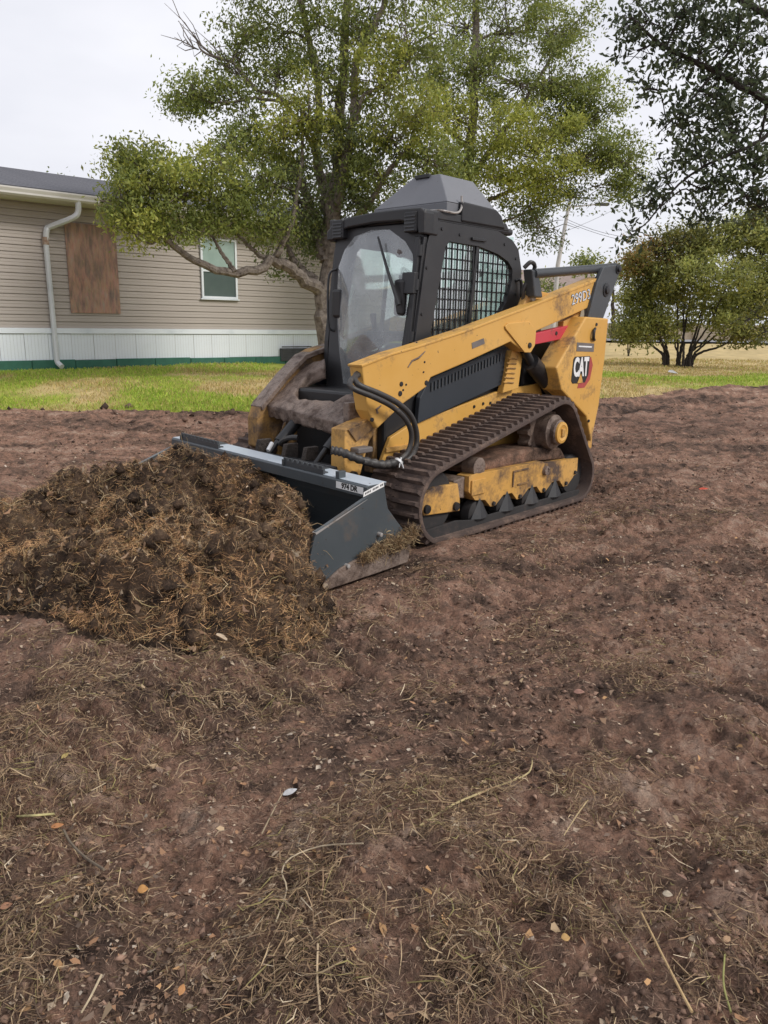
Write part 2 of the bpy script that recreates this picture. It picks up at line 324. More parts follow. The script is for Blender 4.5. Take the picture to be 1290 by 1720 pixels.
def ribbons(pos, dirn, length, width, tint, segs=2, bend=.25, lift=None):
    # many thin bent strips as one vertex/face/tint set
    n = len(pos); d = dirn/np.linalg.norm(dirn, axis=1)[:, None]
    rnd = RNG.normal(size=(n, 3)); side = np.cross(d, rnd); side /= np.linalg.norm(side, axis=1)[:, None]+1e-9
    nor = np.cross(d, side); bn = RNG.normal(size=(n, 1))*bend; bs = RNG.normal(size=(n, 1))*bend
    V = np.zeros((n, (segs+1)*2, 3), np.float32)
    for i in range(segs+1):
        t = i/segs; q = (t-.5); c = pos+d*(length[:, None]*q)+(nor*bn+side*bs)*(length[:, None]*(4*q*q-.5)*.5)
        w = width[:, None]*(1-.55*abs(2*q)**2)*.5
        V[:, 2*i] = c-side*w; V[:, 2*i+1] = c+side*w
    base = (np.arange(n)*((segs+1)*2))[:, None]
    F = np.concatenate([base+np.array([2*i, 2*i+1, 2*i+3, 2*i+2])[None] for i in range(segs)], 0)
    T = np.repeat(tint[:, None, :], (segs+1)*2, 1).reshape(-1, 3)
    return V.reshape(-1, 3), F, T
def pick_tints(pal, n, var=.2, wts=None):
    pal = np.array(pal); i = RNG.choice(len(pal), n, p=wts); return np.clip(pal[i]*(1+RNG.normal(size=(n, 1))*var), .004, .95)
def joinsets(*sets):
    V = []; F = []; T = []; n = 0
    for v, f, t in sets: V.append(v); F.append(f+n); T.append(t); n += len(v)
    return np.vstack(V), np.vstack(F), np.vstack(T)

# ------------------------------------------------------------------ terrain
EDGE = np.array([(-400, 9.5), (-12, 9.8), (-5, 10.05), (-3, 10.25), (-1.5, 10.15), (1, 10.8), (3.5, 11.7), (4.3, 12.0), (6.7, 13.2), (14, 15.5), (400, 60)])
def edge_y(x): return np.interp(x, EDGE[:, 0], EDGE[:, 1])+.30*(fbm(np.asarray(x)*1.3, np.asarray(x)*0+3.3, 31, 3)-.5)
def base_h(x, y):
    return .5*sstep(7.4, 13.6, y)+.28*sstep(20, 34, y)
HUM = []      # low hummocks of matted clippings: x, y, radius, height
for px, py, r, h in [(620, 1480, .24, .055), (740, 1420, .2, .05), (980, 1310, .16, .06), (860, 1350, .16, .04), (560, 1640, .22, .05), (950, 1640, .25, .045), (60, 1620, .2, .05),
                     (120, 1250, .3, .04), (20, 1310, .3, .05), (300, 1170, .3, .04), (740, 980, .25, .07), (640, 1020, .25, .05), (860, 930, .25, .045), (1180, 1190, .2, .04), (1200, 880, .35, .05), (1000, 880, .3, .05), (1240, 1480, .25, .05), (400, 1120, .35, .05), (200, 1110, .35, .06), (60, 1060, .4, .06), (480, 1110, .2, .02), (380, 1150, .2, .02), (300, 1190, .2, .02), (220, 1215, .2, .02), (150, 1260, .2, .02), (70, 1300, .2, .02), (0, 1350, .2, .02), (560, 1060, .2, .03), (690, 990, .2, .03), (700, 1180, .2, .015), (1060, 1120, .25, .015), (880, 1040, .25, .015), (1100, 980, .3, .02)]:
    p = at_z(px, py, 0); HUM.append((p[0], p[1], r, h))
_mc, _ms = MF[:2], ML[:2]
def to_m(x, y):
    dx = x-MO[0]; dy = y-MO[1]; return dx*_mc[0]+dy*_mc[1], dx*_ms[0]+dy*_ms[1]
def ground_h(x, y, detail=True):
    x = np.asarray(x, float); y = np.asarray(y, float)
    e = edge_y(x); dirt = 1-sstep(-.12, .12, y-e); z = base_h(x, y)
    nearfade = 1-sstep(25, 60, y)
    z = z+nearfade*(fbm(x*.55, y*.55, 3, 3)-.5)*.10
    mx, my = to_m(x, y)
    flat = 1-(sstep(-2.6, -2.2, mx)*(1-sstep(1.3, 1.7, mx))*sstep(-1.25, -1.05, my)*(1-sstep(1.12, 1.40, my)))
    z = base_h(x, y)*1.0+(z-base_h(x, y))*flat
    rough = (fbm(x*2.2, y*2.2, 7, 4)-.5)*.075+(fbm(x*6.5, y*6.5, 13, 3)-.5)*.042+(fbm(mx*.8+3, my*4.2, 15, 3)-.5)*.07
    if detail: rough = rough+(fbm(x*13, y*13, 19, 3)-.5)*.038+(abs(fbm(x*19, y*19, 21, 2)-.5)-.12)*-.10*sstep(.35, .6, fbm(x*1.7, y*1.7, 22, 2))+(vnoise(x*44, y*44, 23)-.5)*.016
    # furrows left by earlier passes, parallel to the machine's path
    fur = np.sin(my*9+2*fbm(mx*.6, my*.6, 41, 2))*.012*sstep(.4, .6, fbm(x*.35+5, y*.35, 43, 2))
    z = z+dirt*flat*(rough+fur)+dirt*(1-flat)*(rough*.30-.022*sstep(.2, .5, mx))
    for hx, hy, r, h in HUM: z = z+h*np.exp(-((x-hx)**2+(y-hy)**2)/(r*r))*(1+.6*(fbm(x*9, y*9, 57, 2)-.5))
    # berm along the edge of the scraped area
    be = np.exp(-((y-e+.18)/.17)**2)*(.03+.28*sstep(.50, .74, fbm(x*1.1, x*0+.7, 61, 2)))*(.35+1.5*fbm(x*6, y*6, 63, 3))
    z = z+be*(1-sstep(9, 16, abs(x)))*(1-.93*sstep(.5, 2.5, x))
    be2 = np.exp(-((y-e+1.3+.1*np.sin(x))/.12)**2)*.05*fbm(x*4, y*4, 67, 3); z = z+be2
    # prints of the track lugs behind the machine
    for s in (-1, 1):
        w = sstep(.50, .55, s*my)*(1-sstep(.95, 1.0, s*my)); a = w*(1-sstep(-2.35, -2.05, mx))*sstep(-5.5, -3, mx)
        z = z+a*(np.tanh(2*np.sin(mx*2*math.pi/.145))*.018-.03)*(.5+.8*fbm(x*3, y*3, 75, 2))
        sd = np.exp(-((s*my-1.05)/.06)**2)*(1-sstep(-2.2, -1.6, mx))*sstep(-5.5, -3, mx)*.03; z = z+sd*(.6+.8*fbm(x*8, y*8, 71, 2))
    # older crossing prints in bands beside the machine
    for b0_, b1_, ph in ((1.55, 2.0, 0.0), (2.95, 3.4, 1.3), (-3.6, -3.15, .6)):
        w = sstep(b0_-.02, b0_+.04, my+.06*np.sin(mx*.7+ph))*(1-sstep(b1_-.04, b1_+.02, my+.06*np.sin(mx*.7+ph)))*sstep(.36, .56, fbm(x*.9+ph, y*.9, 77, 2))
        z = z+dirt*w*(np.tanh(2*np.sin(mx*2*math.pi/.13+ph))*.015-.016)
    # soil heaped by the front of the near track
    z = z+.06*np.exp(-(((mx-.0)/.22)**2+((my-1.05)/.10)**2))*(.7+.6*fbm(x*9, y*9, 73, 3))
    # grassy side
    z = z+(1-dirt)*nearfade*(fbm(x*3, y*3, 79, 3)-.5)*.05
    return z
def axis_nodes(parts):
    out = [parts[0][0]]
    for a, b, st in parts:
        v = a
        while v < b-1e-6:
            v = min(b, v+(st(v) if callable(st) else st)); out.append(v)
    return np.array(sorted(set(out)))
xs_pos = axis_nodes([(0, 2.4, .018), (2.4, 6.5, .036), (6.5, 16, .15), (16, 40, 1.2), (40, 420, lambda v: v*.25)])
xs = np.concatenate([-xs_pos[:0:-1], xs_pos])
ys = axis_nodes([(-30, -3, 2.0), (-3, .6, .2), (.6, 2.2, .014), (2.2, 16, lambda v: .0063*v), (16, 34, .35), (34, 420, lambda v: v*.2)])
GX, GY = np.meshgrid(xs, ys)
GZ = ground_h(GX, GY)
nx, ny = len(xs), len(ys)
V = np.stack([GX, GY, GZ], -1).reshape(-1, 3)
ii = (np.arange(ny-1)[:, None]*nx+np.arange(nx-1)[None]).reshape(-1)
Fq = np.stack([ii, ii+1, ii+1+nx, ii+nx], 1)
cx = V[Fq].mean(1); isdirt = cx[:, 1] < edge_y(cx[:, 0])+.10*(fbm(cx[:, 0]*6, cx[:, 1]*6, 83, 3)-.5)
def sub(mask):
    f = Fq[mask]; u, inv = np.unique(f, return_inverse=True); return V[u], inv.reshape(f.shape)
v_, f_ = sub(isdirt); dirt_o = np_obj('dirt_lot', v_, f_, SOIL, smooth=True); prop(dirt_o, 'bare brown scraped soil of the lot in the foreground', 'soil', kind='structure')
def lawn_dry(x, y): return np.clip(sstep(.52, .68, fbm(x*.5+8, y*.5, 97, 3))+1.0*sstep(15.2, 17.6, y+.8*(fbm(x*.6, y*.6, 99, 2)-.5))*sstep(1.5, 3.0, x), 0, 1)
v_, f_ = sub(~isdirt); dq = lawn_dry(v_[:, 0], v_[:, 1])[:, None]; nq = (.7+.6*fbm(v_[:, 0]*5, v_[:, 1]*5, 95, 3))[:, None]
lawn_o = np_obj('lawn', v_, f_, LAWN, smooth=True, tint=(np.array([[.27, .30, .045]])*(1-dq)+np.array([[.47, .36, .17]])*dq)*nq); prop(lawn_o, 'yellowish green lawn beyond the scraped soil', 'lawn', kind='structure')
print('terrain', nx, ny)

# grass blades on the lawn
n = 150000
gy = 9.6+RNG.random(n)**1.5*13; gx = (RNG.random(n)*2-1)*(gy*.56+1.0)
keep = gy > edge_y(gx)+.10*(fbm(gx*6, gy*6, 83, 3)-.5)-.03
keep &= ~((gx > -2.5) & (gx < 1.0) & (gy > 15)); gx = gx[keep]; gy = gy[keep]; n = len(gx)
pt = fbm(gx*.9, gy*.9, 91, 3)
keepd = RNG.random(n) < (.35+1.1*pt); gx = gx[keepd]; gy = gy[keepd]; pt = pt[keepd]; n = len(gx)
gl = (.018+.04*RNG.random(n))*(.5+1.1*pt); gz = ground_h(gx, gy, False)
dirn = np.stack([RNG.normal(size=n)*.45, RNG.normal(size=n)*.45, np.ones(n)], 1)
dry = lawn_dry(gx, gy)
tg = pick_tints([(.30, .44, .05), (.38, .51, .07), (.47, .52, .10), (.24, .37, .045)], n, .2); td = pick_tints([(.56, .44, .18), (.48, .36, .15), (.40, .33, .12)], n, .15)
sel = (RNG.random(n) < .14+.8*dry)[:, None]
Vg, Fg, Tg = ribbons(np.stack([gx, gy, gz+gl*.42], 1), dirn, gl, .006+.007*RNG.random(n)+.0006*gy, np.where(sel, td, tg), 1, .2)
o = np_obj('lawn_grass', Vg, Fg, GRASS, tint=Tg); prop(o, 'short yellow green grass growing on the lawn', 'grass', kind='stuff')

# ------------------------------------------------------------------ house
HD = np.array([.74, .67, 0]); HD /= np.linalg.norm(HD); HP = np.array([-6.95, 14.0, 0]); HN = np.array([HD[1], -HD[0], 0])   # HN points to the camera side
house = empty('mobile_home', (HP[0], HP[1], .45), math.atan2(HD[1], HD[0]))
prop(house, 'tan vinyl sided mobile home with white skirting and a boarded window', 'house')
def hs(px, py, off=0.0):
    # house-local (s, z): local x along the wall, local y = -off in front of it
    d = ray(px, py); p0 = HP+HN*off; t = ((p0-CAMPOS)@HN)/(d@HN); w = CAMPOS+d*t; return (w-HP)@HD, w[2]-.45
S0, S1 = -5.0, 9.2
zb = hs(230, 552)[1]; zeave = hs(60, 341)[1]; zg0 = hs(230, 600)[1]
zb = (hs(20, 547)[1]+hs(400, 556)[1])/2
ztop = hs(20, 338)[1]
print('house z', zb, ztop, hs(0, 614), hs(460, 613), hs(332, 405), hs(397, 503), hs(107, 372), hs(202, 527))
ncourse = int(round((ztop-zb)/.118)); ch = (ztop-zb)/ncourse
mb = MB(); mb.box(S0, S1, .0, 6.0, -.2, ztop+.02); mb.build('wall_core', VINYL, house)
sb = None
for i in range(ncourse):
    z0 = zb+i*ch
    if sb is None:
        m = MB(); prof = [(-.004, 0), (-.034, 0), (-.034, .012), (-.026, ch*.48), (-.030, ch*.52), (-.022, ch*.9), (-.010, ch), (-.004, ch)]
        A = [(S0-.01, p[0], p[1]) for p in prof]; B = [(S1+.01, p[0], p[1]) for p in prof]; k = len(prof)
        m.add(A+B, [tuple(range(k)), tuple(range(2*k-1, k-1, -1))]+[(a, a+k, (a+1) % k+k, (a+1) % k) for a in range(k)])
        sb = m.build('siding_board', VINYL, house); sb.location.z = z0
    else:
        c = sb.copy(); COL.objects.link(c); c.parent = house; c.location.z = z0
# skirting: ribbed panels between a top band and a green foot strip
zs0 = .21; MB().box(S0, S1, -.06, -.002, zb-.10, zb-.002).build('skirting_band', SKIRT, house, .004)
pw = .42; m = MB(); k = 0
for r in range(7):
    x0 = r*pw/7; m.add([(x0, -.03, zs0), (x0+.012, -.032, zs0), (x0+.05, -.032, zs0), (x0+.058, -.03, zs0), (x0, -.03, zb-.105), (x0+.012, -.032, zb-.105), (x0+.05, -.032, zb-.105), (x0+.058, -.03, zb-.105)], [(0, 1, 5, 4), (1, 2, 6, 5), (2, 3, 7, 6)])
sk = None; x = S0
while x < S1:
    if sk is None: sk = m.build('skirting_panel', SKIRT, house); c = sk
    else: c = sk.copy(); COL.objects.link(c); c.parent = house
    c.location = (x, random.uniform(-.006, .0), random.uniform(-.006, .004)); x += pw+.004
m = MB()
for i, sx in enumerate(np.arange(S0, S1, .8)):
    m.box(sx, sx+.79, -.07-.02*random.random(), -.02, -.25, zs0+random.uniform(-.012, .012))
m.build('green_foot_strip', GREENSTRIP, house, .01)
# boarded window
s0, z1 = hs(106, 373); s1, z0 = hs(201, 527)
o = MB().box(s0, s1, -.056, -.035, z0, z1).build('plywood_board', OSB, house, .003); prop(o, 'weathered orange brown strand board over a window')
# window
s0, z1 = hs(333, 398); s1, z0 = hs(397, 503); fw = .045
win = MB().ring([(s0, z0), (s1, z0), (s1, z1), (s0, z1)], [(s0+fw, z0+fw), (s1-fw, z0+fw), (s1-fw, z1-fw), (s0+fw, z1-fw)], -.075, -.036).build('window_frame', SKIRT, house, .004)
zm = (z0+z1)/2-.05
MB().box(s0+fw, s1-fw, -.052, -.038, zm+.02, z1-fw).build('upper_pane', BLIND, win); MB().box(s0+fw, s1-fw, -.049, -.036, z0+fw, zm-.02).build('lower_pane', SCREEN_PANE, win)
MB().box(s0+fw, s1-fw, -.070, -.053, zm-.019, zm+.019).build('meeting_rail', SKIRT, win)
MB().box(s0-.03, s1+.03, -.085, -.036, z0-.025, z0-.002).build('window_sill', SKIRT, win)
# eave, gutter, roof
MB().box(S0-.2, S1+.2, -.42, .0, ztop+.021, ztop+.04).build('soffit', TRIM, house)
MB().box(S0-.2, S1+.2, -.445, -.421, ztop+.02, ztop+.17).build('fascia', TRIM, house)
gp = [(-.446, .03), (-.52, .03), (-.55, .06), (-.55, .09), (-.57, .14), (-.57, .165), (-.555, .165), (-.53, .12), (-.53, .06), (-.51, .045), (-.446, .045)]
m = MB(); A = [(S0-.2, p[0], ztop+p[1]) for p in gp]; B = [(S1+.2, p[0], ztop+p[1]) for p in gp]; k = len(gp)
m.add(A+B, [(a, a+k, (a+1) % k+k, (a+1) % k) for a in range(k)]); m.build('gutter', TRIM, house)
RS = .245; rw = 3.2
roof = MB().add([(S0-.25, -.48, ztop+.172), (S1+.25, -.48, ztop+.172), (S1+.25, rw, ztop+.172+RS*(rw+.48)), (S0-.25, rw, ztop+.172+RS*(rw+.48)), (S1+.25, rw*2+.48, ztop+.172), (S0-.25, rw*2+.48, ztop+.172),
                 (S0-.25, -.48, ztop+.185), (S1+.25, -.48, ztop+.185), (S1+.25, rw, ztop+.185+RS*(rw+.48)), (S0-.25, rw, ztop+.185+RS*(rw+.48)), (S1+.25, rw*2+.48, ztop+.185), (S0-.25, rw*2+.48, ztop+.185)],
                [(0, 1, 2, 3), (3, 2, 4, 5), (6, 7, 8, 9), (9, 8, 10, 11), (0, 1, 7, 6), (4, 5, 11, 10), (0, 3, 9, 6), (3, 5, 11, 9), (1, 2, 8, 7), (2, 4, 10, 8)]).build('roof', SHINGLE, house)
m = MB().box(0, S1-S0+.5, 0, .19, 0, .012); sh = None
for i in range(19):                                            # shingle courses, each lapped over the one below
    if sh is None: sh = m.build('shingle_course', SHINGLE, roof); c = sh
    else: c = sh.copy(); COL.objects.link(c); c.parent = roof
    c.location = (S0-.25, -.48+i*.19, ztop+.19+RS*i*.19); c.rotation_euler = (math.atan(RS)-.04, 0, 0)
# downspout
dp = [(131, 347, .50), (131, 356, .45), (122, 366, .40), (84, 381, .10), (78, 388, .09), (77, 408, .08), (85, 500, .08), (93, 598, .08), (97, 607, .14)]
pts = [(hs(a, b, c)[0], -c, hs(a, b, c)[1]) for a, b, c in dp]
pts[0] = (pts[1][0], -.49, ztop+.06); sv = pts[5][0]
m = MB().tube(smooth_path(pts[:6], 20), .052, 8); m.build('downspout_elbow', DOWNS, house, 0, True)
ds = MB().tube([(sv, -.08, pts[5][2]+.02), (sv+.02, -.08, .2), (sv+.03, -.1, .16), (sv+.06, -.2, .1)], .05, 8).build('downspout', DOWNS, house, 0, True)
MB().tube([(sv, -.08, pts[5][2]+.10), (sv, -.08, pts[5][2]-.03)], .058, 8).build('rusty_joint', RUSTY, ds)
# vent at the foot of the wall
s0, z1 = hs(468, 585); s1, z0 = hs(520, 612); vt = MB().box(s0, s1, -.10, -.045, max(z0, .1), z1).build('vent', VENTM, house, .004)
for i in range(6): MB().box(s0+.02, s1-.02, -.115, -.101, max(z0, .1)+.03+i*.055, max(z0, .1)+.055+i*.055).build('louvre', VENTM, vt)

# ------------------------------------------------------------------ compact track loader
LD = empty('compact_track_loader', tuple(MO), YAW)
prop(LD, 'muddy yellow and black compact track loader with an enclosed cab pushing debris', 'track loader')
AK = .045                                          # the arms spread a little towards the rear
def arm(pts, y0=.60): return [mp(a, b, y0, AK) for a, b in pts]
def pl(pts, y): return [mp(a, b, y) for a, b in pts]
def mirror_build(mbf, name, mat, bevel=0):
    for s in (1, -1): mbf(s).build(name, mat, LD, bevel)
# --- tracks
CIRC = [(0.0, .275, .275), (-1.765, .225, .225), (-1.415, .605, .272)]
def hull_loop(circ, n=400):
    pts = []
    for cx_, cz_, r in circ:
        for t in np.linspace(0, 2*math.pi, 180, endpoint=False): pts.append((cx_+r*math.cos(t), cz_+r*math.sin(t)))
    pts = sorted(pts)
    def half(p):
        h = []
        for q in p:
            while len(h) > 1 and (h[-1][0]-h[-2][0])*(q[1]-h[-2][1])-(h[-1][1]-h[-2][1])*(q[0]-h[-2][0]) <= 0: h.pop()
            h.append(q)
        return h
    H = half(pts)[:-1]+half(pts[::-1])[:-1]; H = np.array(H+[H[0]]); L = np.concatenate([[0], np.cumsum(np.linalg.norm(np.diff(H, axis=0), axis=1))])
    s = np.linspace(0, L[-1], n, endpoint=False); return np.stack([np.interp(s, L, H[:, 0]), np.interp(s, L, H[:, 1])], 1), L[-1]
YT0, YT1 = .52, .97
P, per = hull_loop([(a, b, r-.026) for a, b, r in CIRC], 160)
def track_mesh():
    n = len(P); T = np.roll(P, -1, 0)-np.roll(P, 1, 0); T /= np.linalg.norm(T, axis=1)[:, None]; N = np.stack([T[:, 1], -T[:, 0]], 1)
    prof = [(YT0, 0), (YT1, 0), (YT1+.004, -.012), (YT1, -.03), (YT0, -.03), (YT0-.004, -.012)]; k = len(prof); V = []; F = []
    for i in range(n):
        for y, h in prof: q = P[i]+N[i]*h; V.append((q[0], y, q[1]))
    for i in range(n):
        for j in range(k): a = i*k+j; b = i*k+(j+1) % k; c = ((i+1) % n)*k+(j+1) % k; d = ((i+1) % n)*k+j; F.append((a, b, c, d))
    return MB().add(V, F)
lm = MB()
for (ya, yb, dx) in ((YT0+.005, .735, 0.0), (.755, YT1-.003, .012)):
    lm.add([(dx-.018, ya, -.003), (dx+.018, ya, -.003), (dx+.018, yb, -.003), (dx-.018, yb, -.003), (dx-.010, ya+.012, .026), (dx+.010, ya+.012, .026), (dx+.010, yb-.012, .026), (dx-.010, yb-.012, .026)], [(4, 5, 6, 7), (0, 1, 5, 4), (1, 2, 6, 5), (2, 3, 7, 6), (3, 0, 4, 7)])
lm.box(-.012, .02, .735, .757, -.003, .016)
lug_proto = None
NL = int(per/.070)
Lq, _ = hull_loop([(a, b, r-.026) for a, b, r in CIRC], NL); La, _ = hull_loop([(a, b, r-.026) for a, b, r in CIRC], NL*8)
for s in (1, -1):
    tk = track_mesh().build('track', RUBBER, LD, 0, True)
    if s < 0: tk.location.y = -(YT0+YT1)
    prop(tk, 'muddy rubber track with raised bars')
    for i in range(NL):
        a = La[(i*8+1) % len(La)]; b = La[i*8-1]; t = a-b
        if lug_proto is None: lug = lug_proto = lm.build('tread_bar', RUBBER, tk)
        else: lug = lug_proto.copy(); COL.objects.link(lug); lug.parent = tk
        # hull runs counter-clockwise in (x,z): outward normal is (tz,-tx); local z must point outward
        lug.location = (Lq[i][0], 0, Lq[i][1]); nrm = Vector((t[1], 0, -t[0])).normalized(); yv = Vector((0, 1, 0)); xv = yv.cross(nrm)
        mm = Matrix((xv, yv, nrm)).transposed(); lug.rotation_euler = mm.to_euler()
    # wheels
    def YY(a, b): return (a, b) if s > 0 else (-b, -a)
    for nm, (cx_, cz_, r) in (('front_idler', CIRC[0]), ('rear_idler', CIRC[1])):
        y0, y1 = YY(.60, .88); r2 = r-.062
        MB().lathe_y(cx_, cz_, [(y0, r2*.92), (y0+.02, r2), (y0+.09, r2), (y0+.10, r2*.75), (y1-.10, r2*.75), (y1-.09, r2), (y1-.02, r2), (y1, r2*.9)]).build(nm, RUBBER_IN, LD, 0, True)
    y0, y1 = YY(.70, .80); sp = MB(); nt_ = 15; cx_, cz_ = CIRC[2][:2]; poly = []
    for i in range(nt_):
        for da, rr in ((-.36, .185), (-.14, .215), (.14, .215), (.36, .185)):
            t = (i+da)*2*math.pi/nt_; poly.append((cx_+rr*math.cos(t), cz_+rr*math.sin(t)))
    sp.prism(poly, y0, y1); spo = sp.build('sprocket', MUDDY, LD, .004)
    y0, y1 = (.80, .955) if s > 0 else (-.955, -.80); pr = [(.80, .135), (.90, .13), (.915, .098), (.945, .095), (.955, .082)]
    MB().lathe_y(cx_, cz_, [(s*a, b) for a, b in pr]).build('final_drive_hub', MUDDY, spo, 0, True)
    MB().lathe_y(cx_, cz_, [(s*a, b) for a, b in [(.953, .083), (.968, .08), (.972, .06), (.968, .055), (.966, .0)]]).build('hub_cap', YELLOW, spo, 0, True)
    MB().prism([(cx_-.02, cz_-.03), (cx_+.02, cz_-.03), (cx_+.02, cz_+.03), (cx_-.02, cz_+.03)], s*.966, s*.98).build('hub_bolt', YELLOW_WORN, spo, .004)
    for i, rx in enumerate((-.47, -.80, -1.13, -1.46)):
        MB().lathe_y(rx, .125, [(s*a, b) for a, b in [(.58, .08), (.60, .095), (.68, .095), (.70, .06), (.80, .06), (.82, .095), (.885, .095), (.905, .07), (.912, .03)]]).build('track_roller', RUBBER_IN, LD, 0, True)
    # roller frame: yellow plate with a saw-toothed lower edge
    top = [(-.34, .405), (-.42, .415), (-.60, .408), (-1.25, .400), (-1.30, .375), (-1.80, .362)]
    bot = [(-1.80, .235), (-1.74, .22)]
    for rx in (-1.625, -1.295, -.965, -.635): bot += [(rx-.12, .215), (rx-.03, .155), (rx+.03, .155), (rx+.10, .215)]
    bot += [(-.42, .23), (-.34, .30)]
    fr = MB().prism(top+bot, s*.80, s*.905).build('roller_frame', YELLOW_WORN, LD, .006); prop(fr, 'muddy yellow roller frame inside the track')
    for rx in (-.47, -.80, -1.13, -1.46):
        MB().add([(rx-.11, s*.906, .10), (rx, s*.906, .245), (rx+.10, s*.906, .10), (rx-.04, s*.945, .10), (rx+.03, s*.945, .10)], [(0, 1, 3), (1, 4, 3), (1, 2, 4), (0, 3, 4, 2), (0, 2, 1)]).build('roller_guard', BLACK, fr, .004)
        pass
    MB().prism([(-1.84, .05), (-1.84, .10), (-1.70, .105), (-.36, .105), (-.20, .13), (.10, .12), (.14, .05)], s*.90, s*.917).build('guard_rail', RUBBER_IN, fr, .004)
    for rx, rz in ((-.635, .175), (-.965, .175), (-1.295, .175), (-1.625, .18), (-1.76, .25)): MB().lathe_y(rx, rz, [(s*.904, .016), (s*.918, .015)], 8).build('frame_bolt', RUBBER_IN, fr)
    MB().lathe_y(-1.30, .325, [(s*.904, .036), (s*.93, .034), (s*.932, .02), (s*.926, .018)], 18).build('grease_cap', MUDDY, fr, 0, True)
    # raised rib outline
    MB().box(-1.06, -.86, s*.905, s*.914, .365, .375).box(-.872, -.86, s*.905, s*.914, .26, .365).box(-1.06, -.93, s*.905, s*.914, .262, .272).build('raised_rib', MUDDY_YELLOW, fr)
    MB().box(-.52, -.36, s*.905, s*.918, .27, .375).build('access_cover', YELLOW_WORN, fr, .004)
    MB().prism([(.13, .345), (.02, .385), (-.22, .375), (-.25, .26), (-.25, .185), (.12, .215), (.15, .28)], s*.80, s*.905).build('tensioner_plate', YELLOW_WORN, LD, .006)
    for rx, rz in ((.10, .255), (-.20, .225)): MB().lathe_y(rx, rz, [(s*.904, .03), (s*.922, .028), (s*.923, .015)], 14).build('tensioner_bolt', BLACK, fr)
    MB().prism([(-.225, .385), (-.345, .40), (-.345, .25), (-.225, .27)], s*.70, s*.87).build('tensioner_rod', MUDDY, LD, .01)
    MB().lathe_y(-.46, .45, [(s*.80, .07), (s*.90, .068), (s*.905, .04)], 16).build('frame_pivot', MUDDY, LD, 0, True)
    MB().prism([(-.42, .40), (-.60, .405), (-1.25, .395), (-1.7, .36), (-1.60, .46), (-1.22, .50), (-.9, .49), (-.55, .45)], s*.56, s*.86).build('mud_on_frame', SOIL, LD, .02)
    MB().box(-1.75, .05, s*.56, s*.80, .22, .37).build('frame_beam', RUBBER_IN, LD, .01)
# --- chassis
MB().box(-2.02, .06, -.50, .50, .27, .93).build('chassis', BLACK, LD, .02)
for s in (1, -1):
    low = [mp(655, 735, .53), mp(690, 712, .53), mp(850, 652, .53), mp(885, 648, .53), (-1.75, .93), (-1.85, .80), (-1.85, .40), (.12, .40), mp(640, 775, .53)]
    fd = MB().prism(low, s*.505, s*.535).build('lower_side_panel', YELLOW, LD, .006)
    MB().box(-.55, .09, s*.536, s*.552, .57, .60).build('panel_seam', YELLOW_WORN, fd, .003)
    for px, py in ((690, 722), (812, 678), (824, 677), (797, 683)):
        x, z = mp(px, py, .54); MB().lathe_y(x, z, [(s*.534, .012), (s*.542, .011)], 10).build('rivet', BLACK, fd)
    sp_ = [mp(702, 712, .555), mp(706, 668, .555), mp(722, 636, .555), mp(850, 583, .555), mp(846, 645, .555)]
    sd = MB().prism(sp_, s*.515, s*.553).build('side_panel', SIDEPANEL, LD, .006); prop(sd, 'blue black side panel with a slotted upper edge')
    m = MB()
    for i in range(22):
        t = i/21; ax, az = np.array(mp(724, 640, .556))*(1-t)+np.array(mp(840, 591, .556))*t
        m.prism([(ax, az-.012), (ax-.012, az-.010), (ax-.012, az-.068), (ax, az-.070)], s*.5535, s*.562)
    m.build('grille_slats', DARKGREY, sd)
    st = pl([(858, 588), (876, 592), (868, 652), (842, 660), (850, 620)], .57)
    so = MB().prism(st, s*.53, s*.585).build('step_bracket', YELLOW, LD, .005)
    for i in range(6):
        a = mp(853-1.6*i, 602+8*i, .587); b = mp(868-1.2*i, 603+8*i, .587); MB().tube([(a[0], s*.587, a[1]), (b[0], s*.587, b[1])], .007, 6).build('step_tread', YELLOW_WORN, so)
# front face of the chassis below the cab
MB().prism([(-.30, .90), (-.12, .90), (-.02, .70), (-.02, .30), (-.3, .30)], -.49, .49).build('front_bulkhead', BLACK, LD, .01)
for s in (1, -1): MB().prism([(.10, .72), (-.05, .84), (-.25, .86), (-.20, .40), (.10, .42)], s*.36, s*.44).build('arm_stop_post', MUDDY_YELLOW, LD, .008)
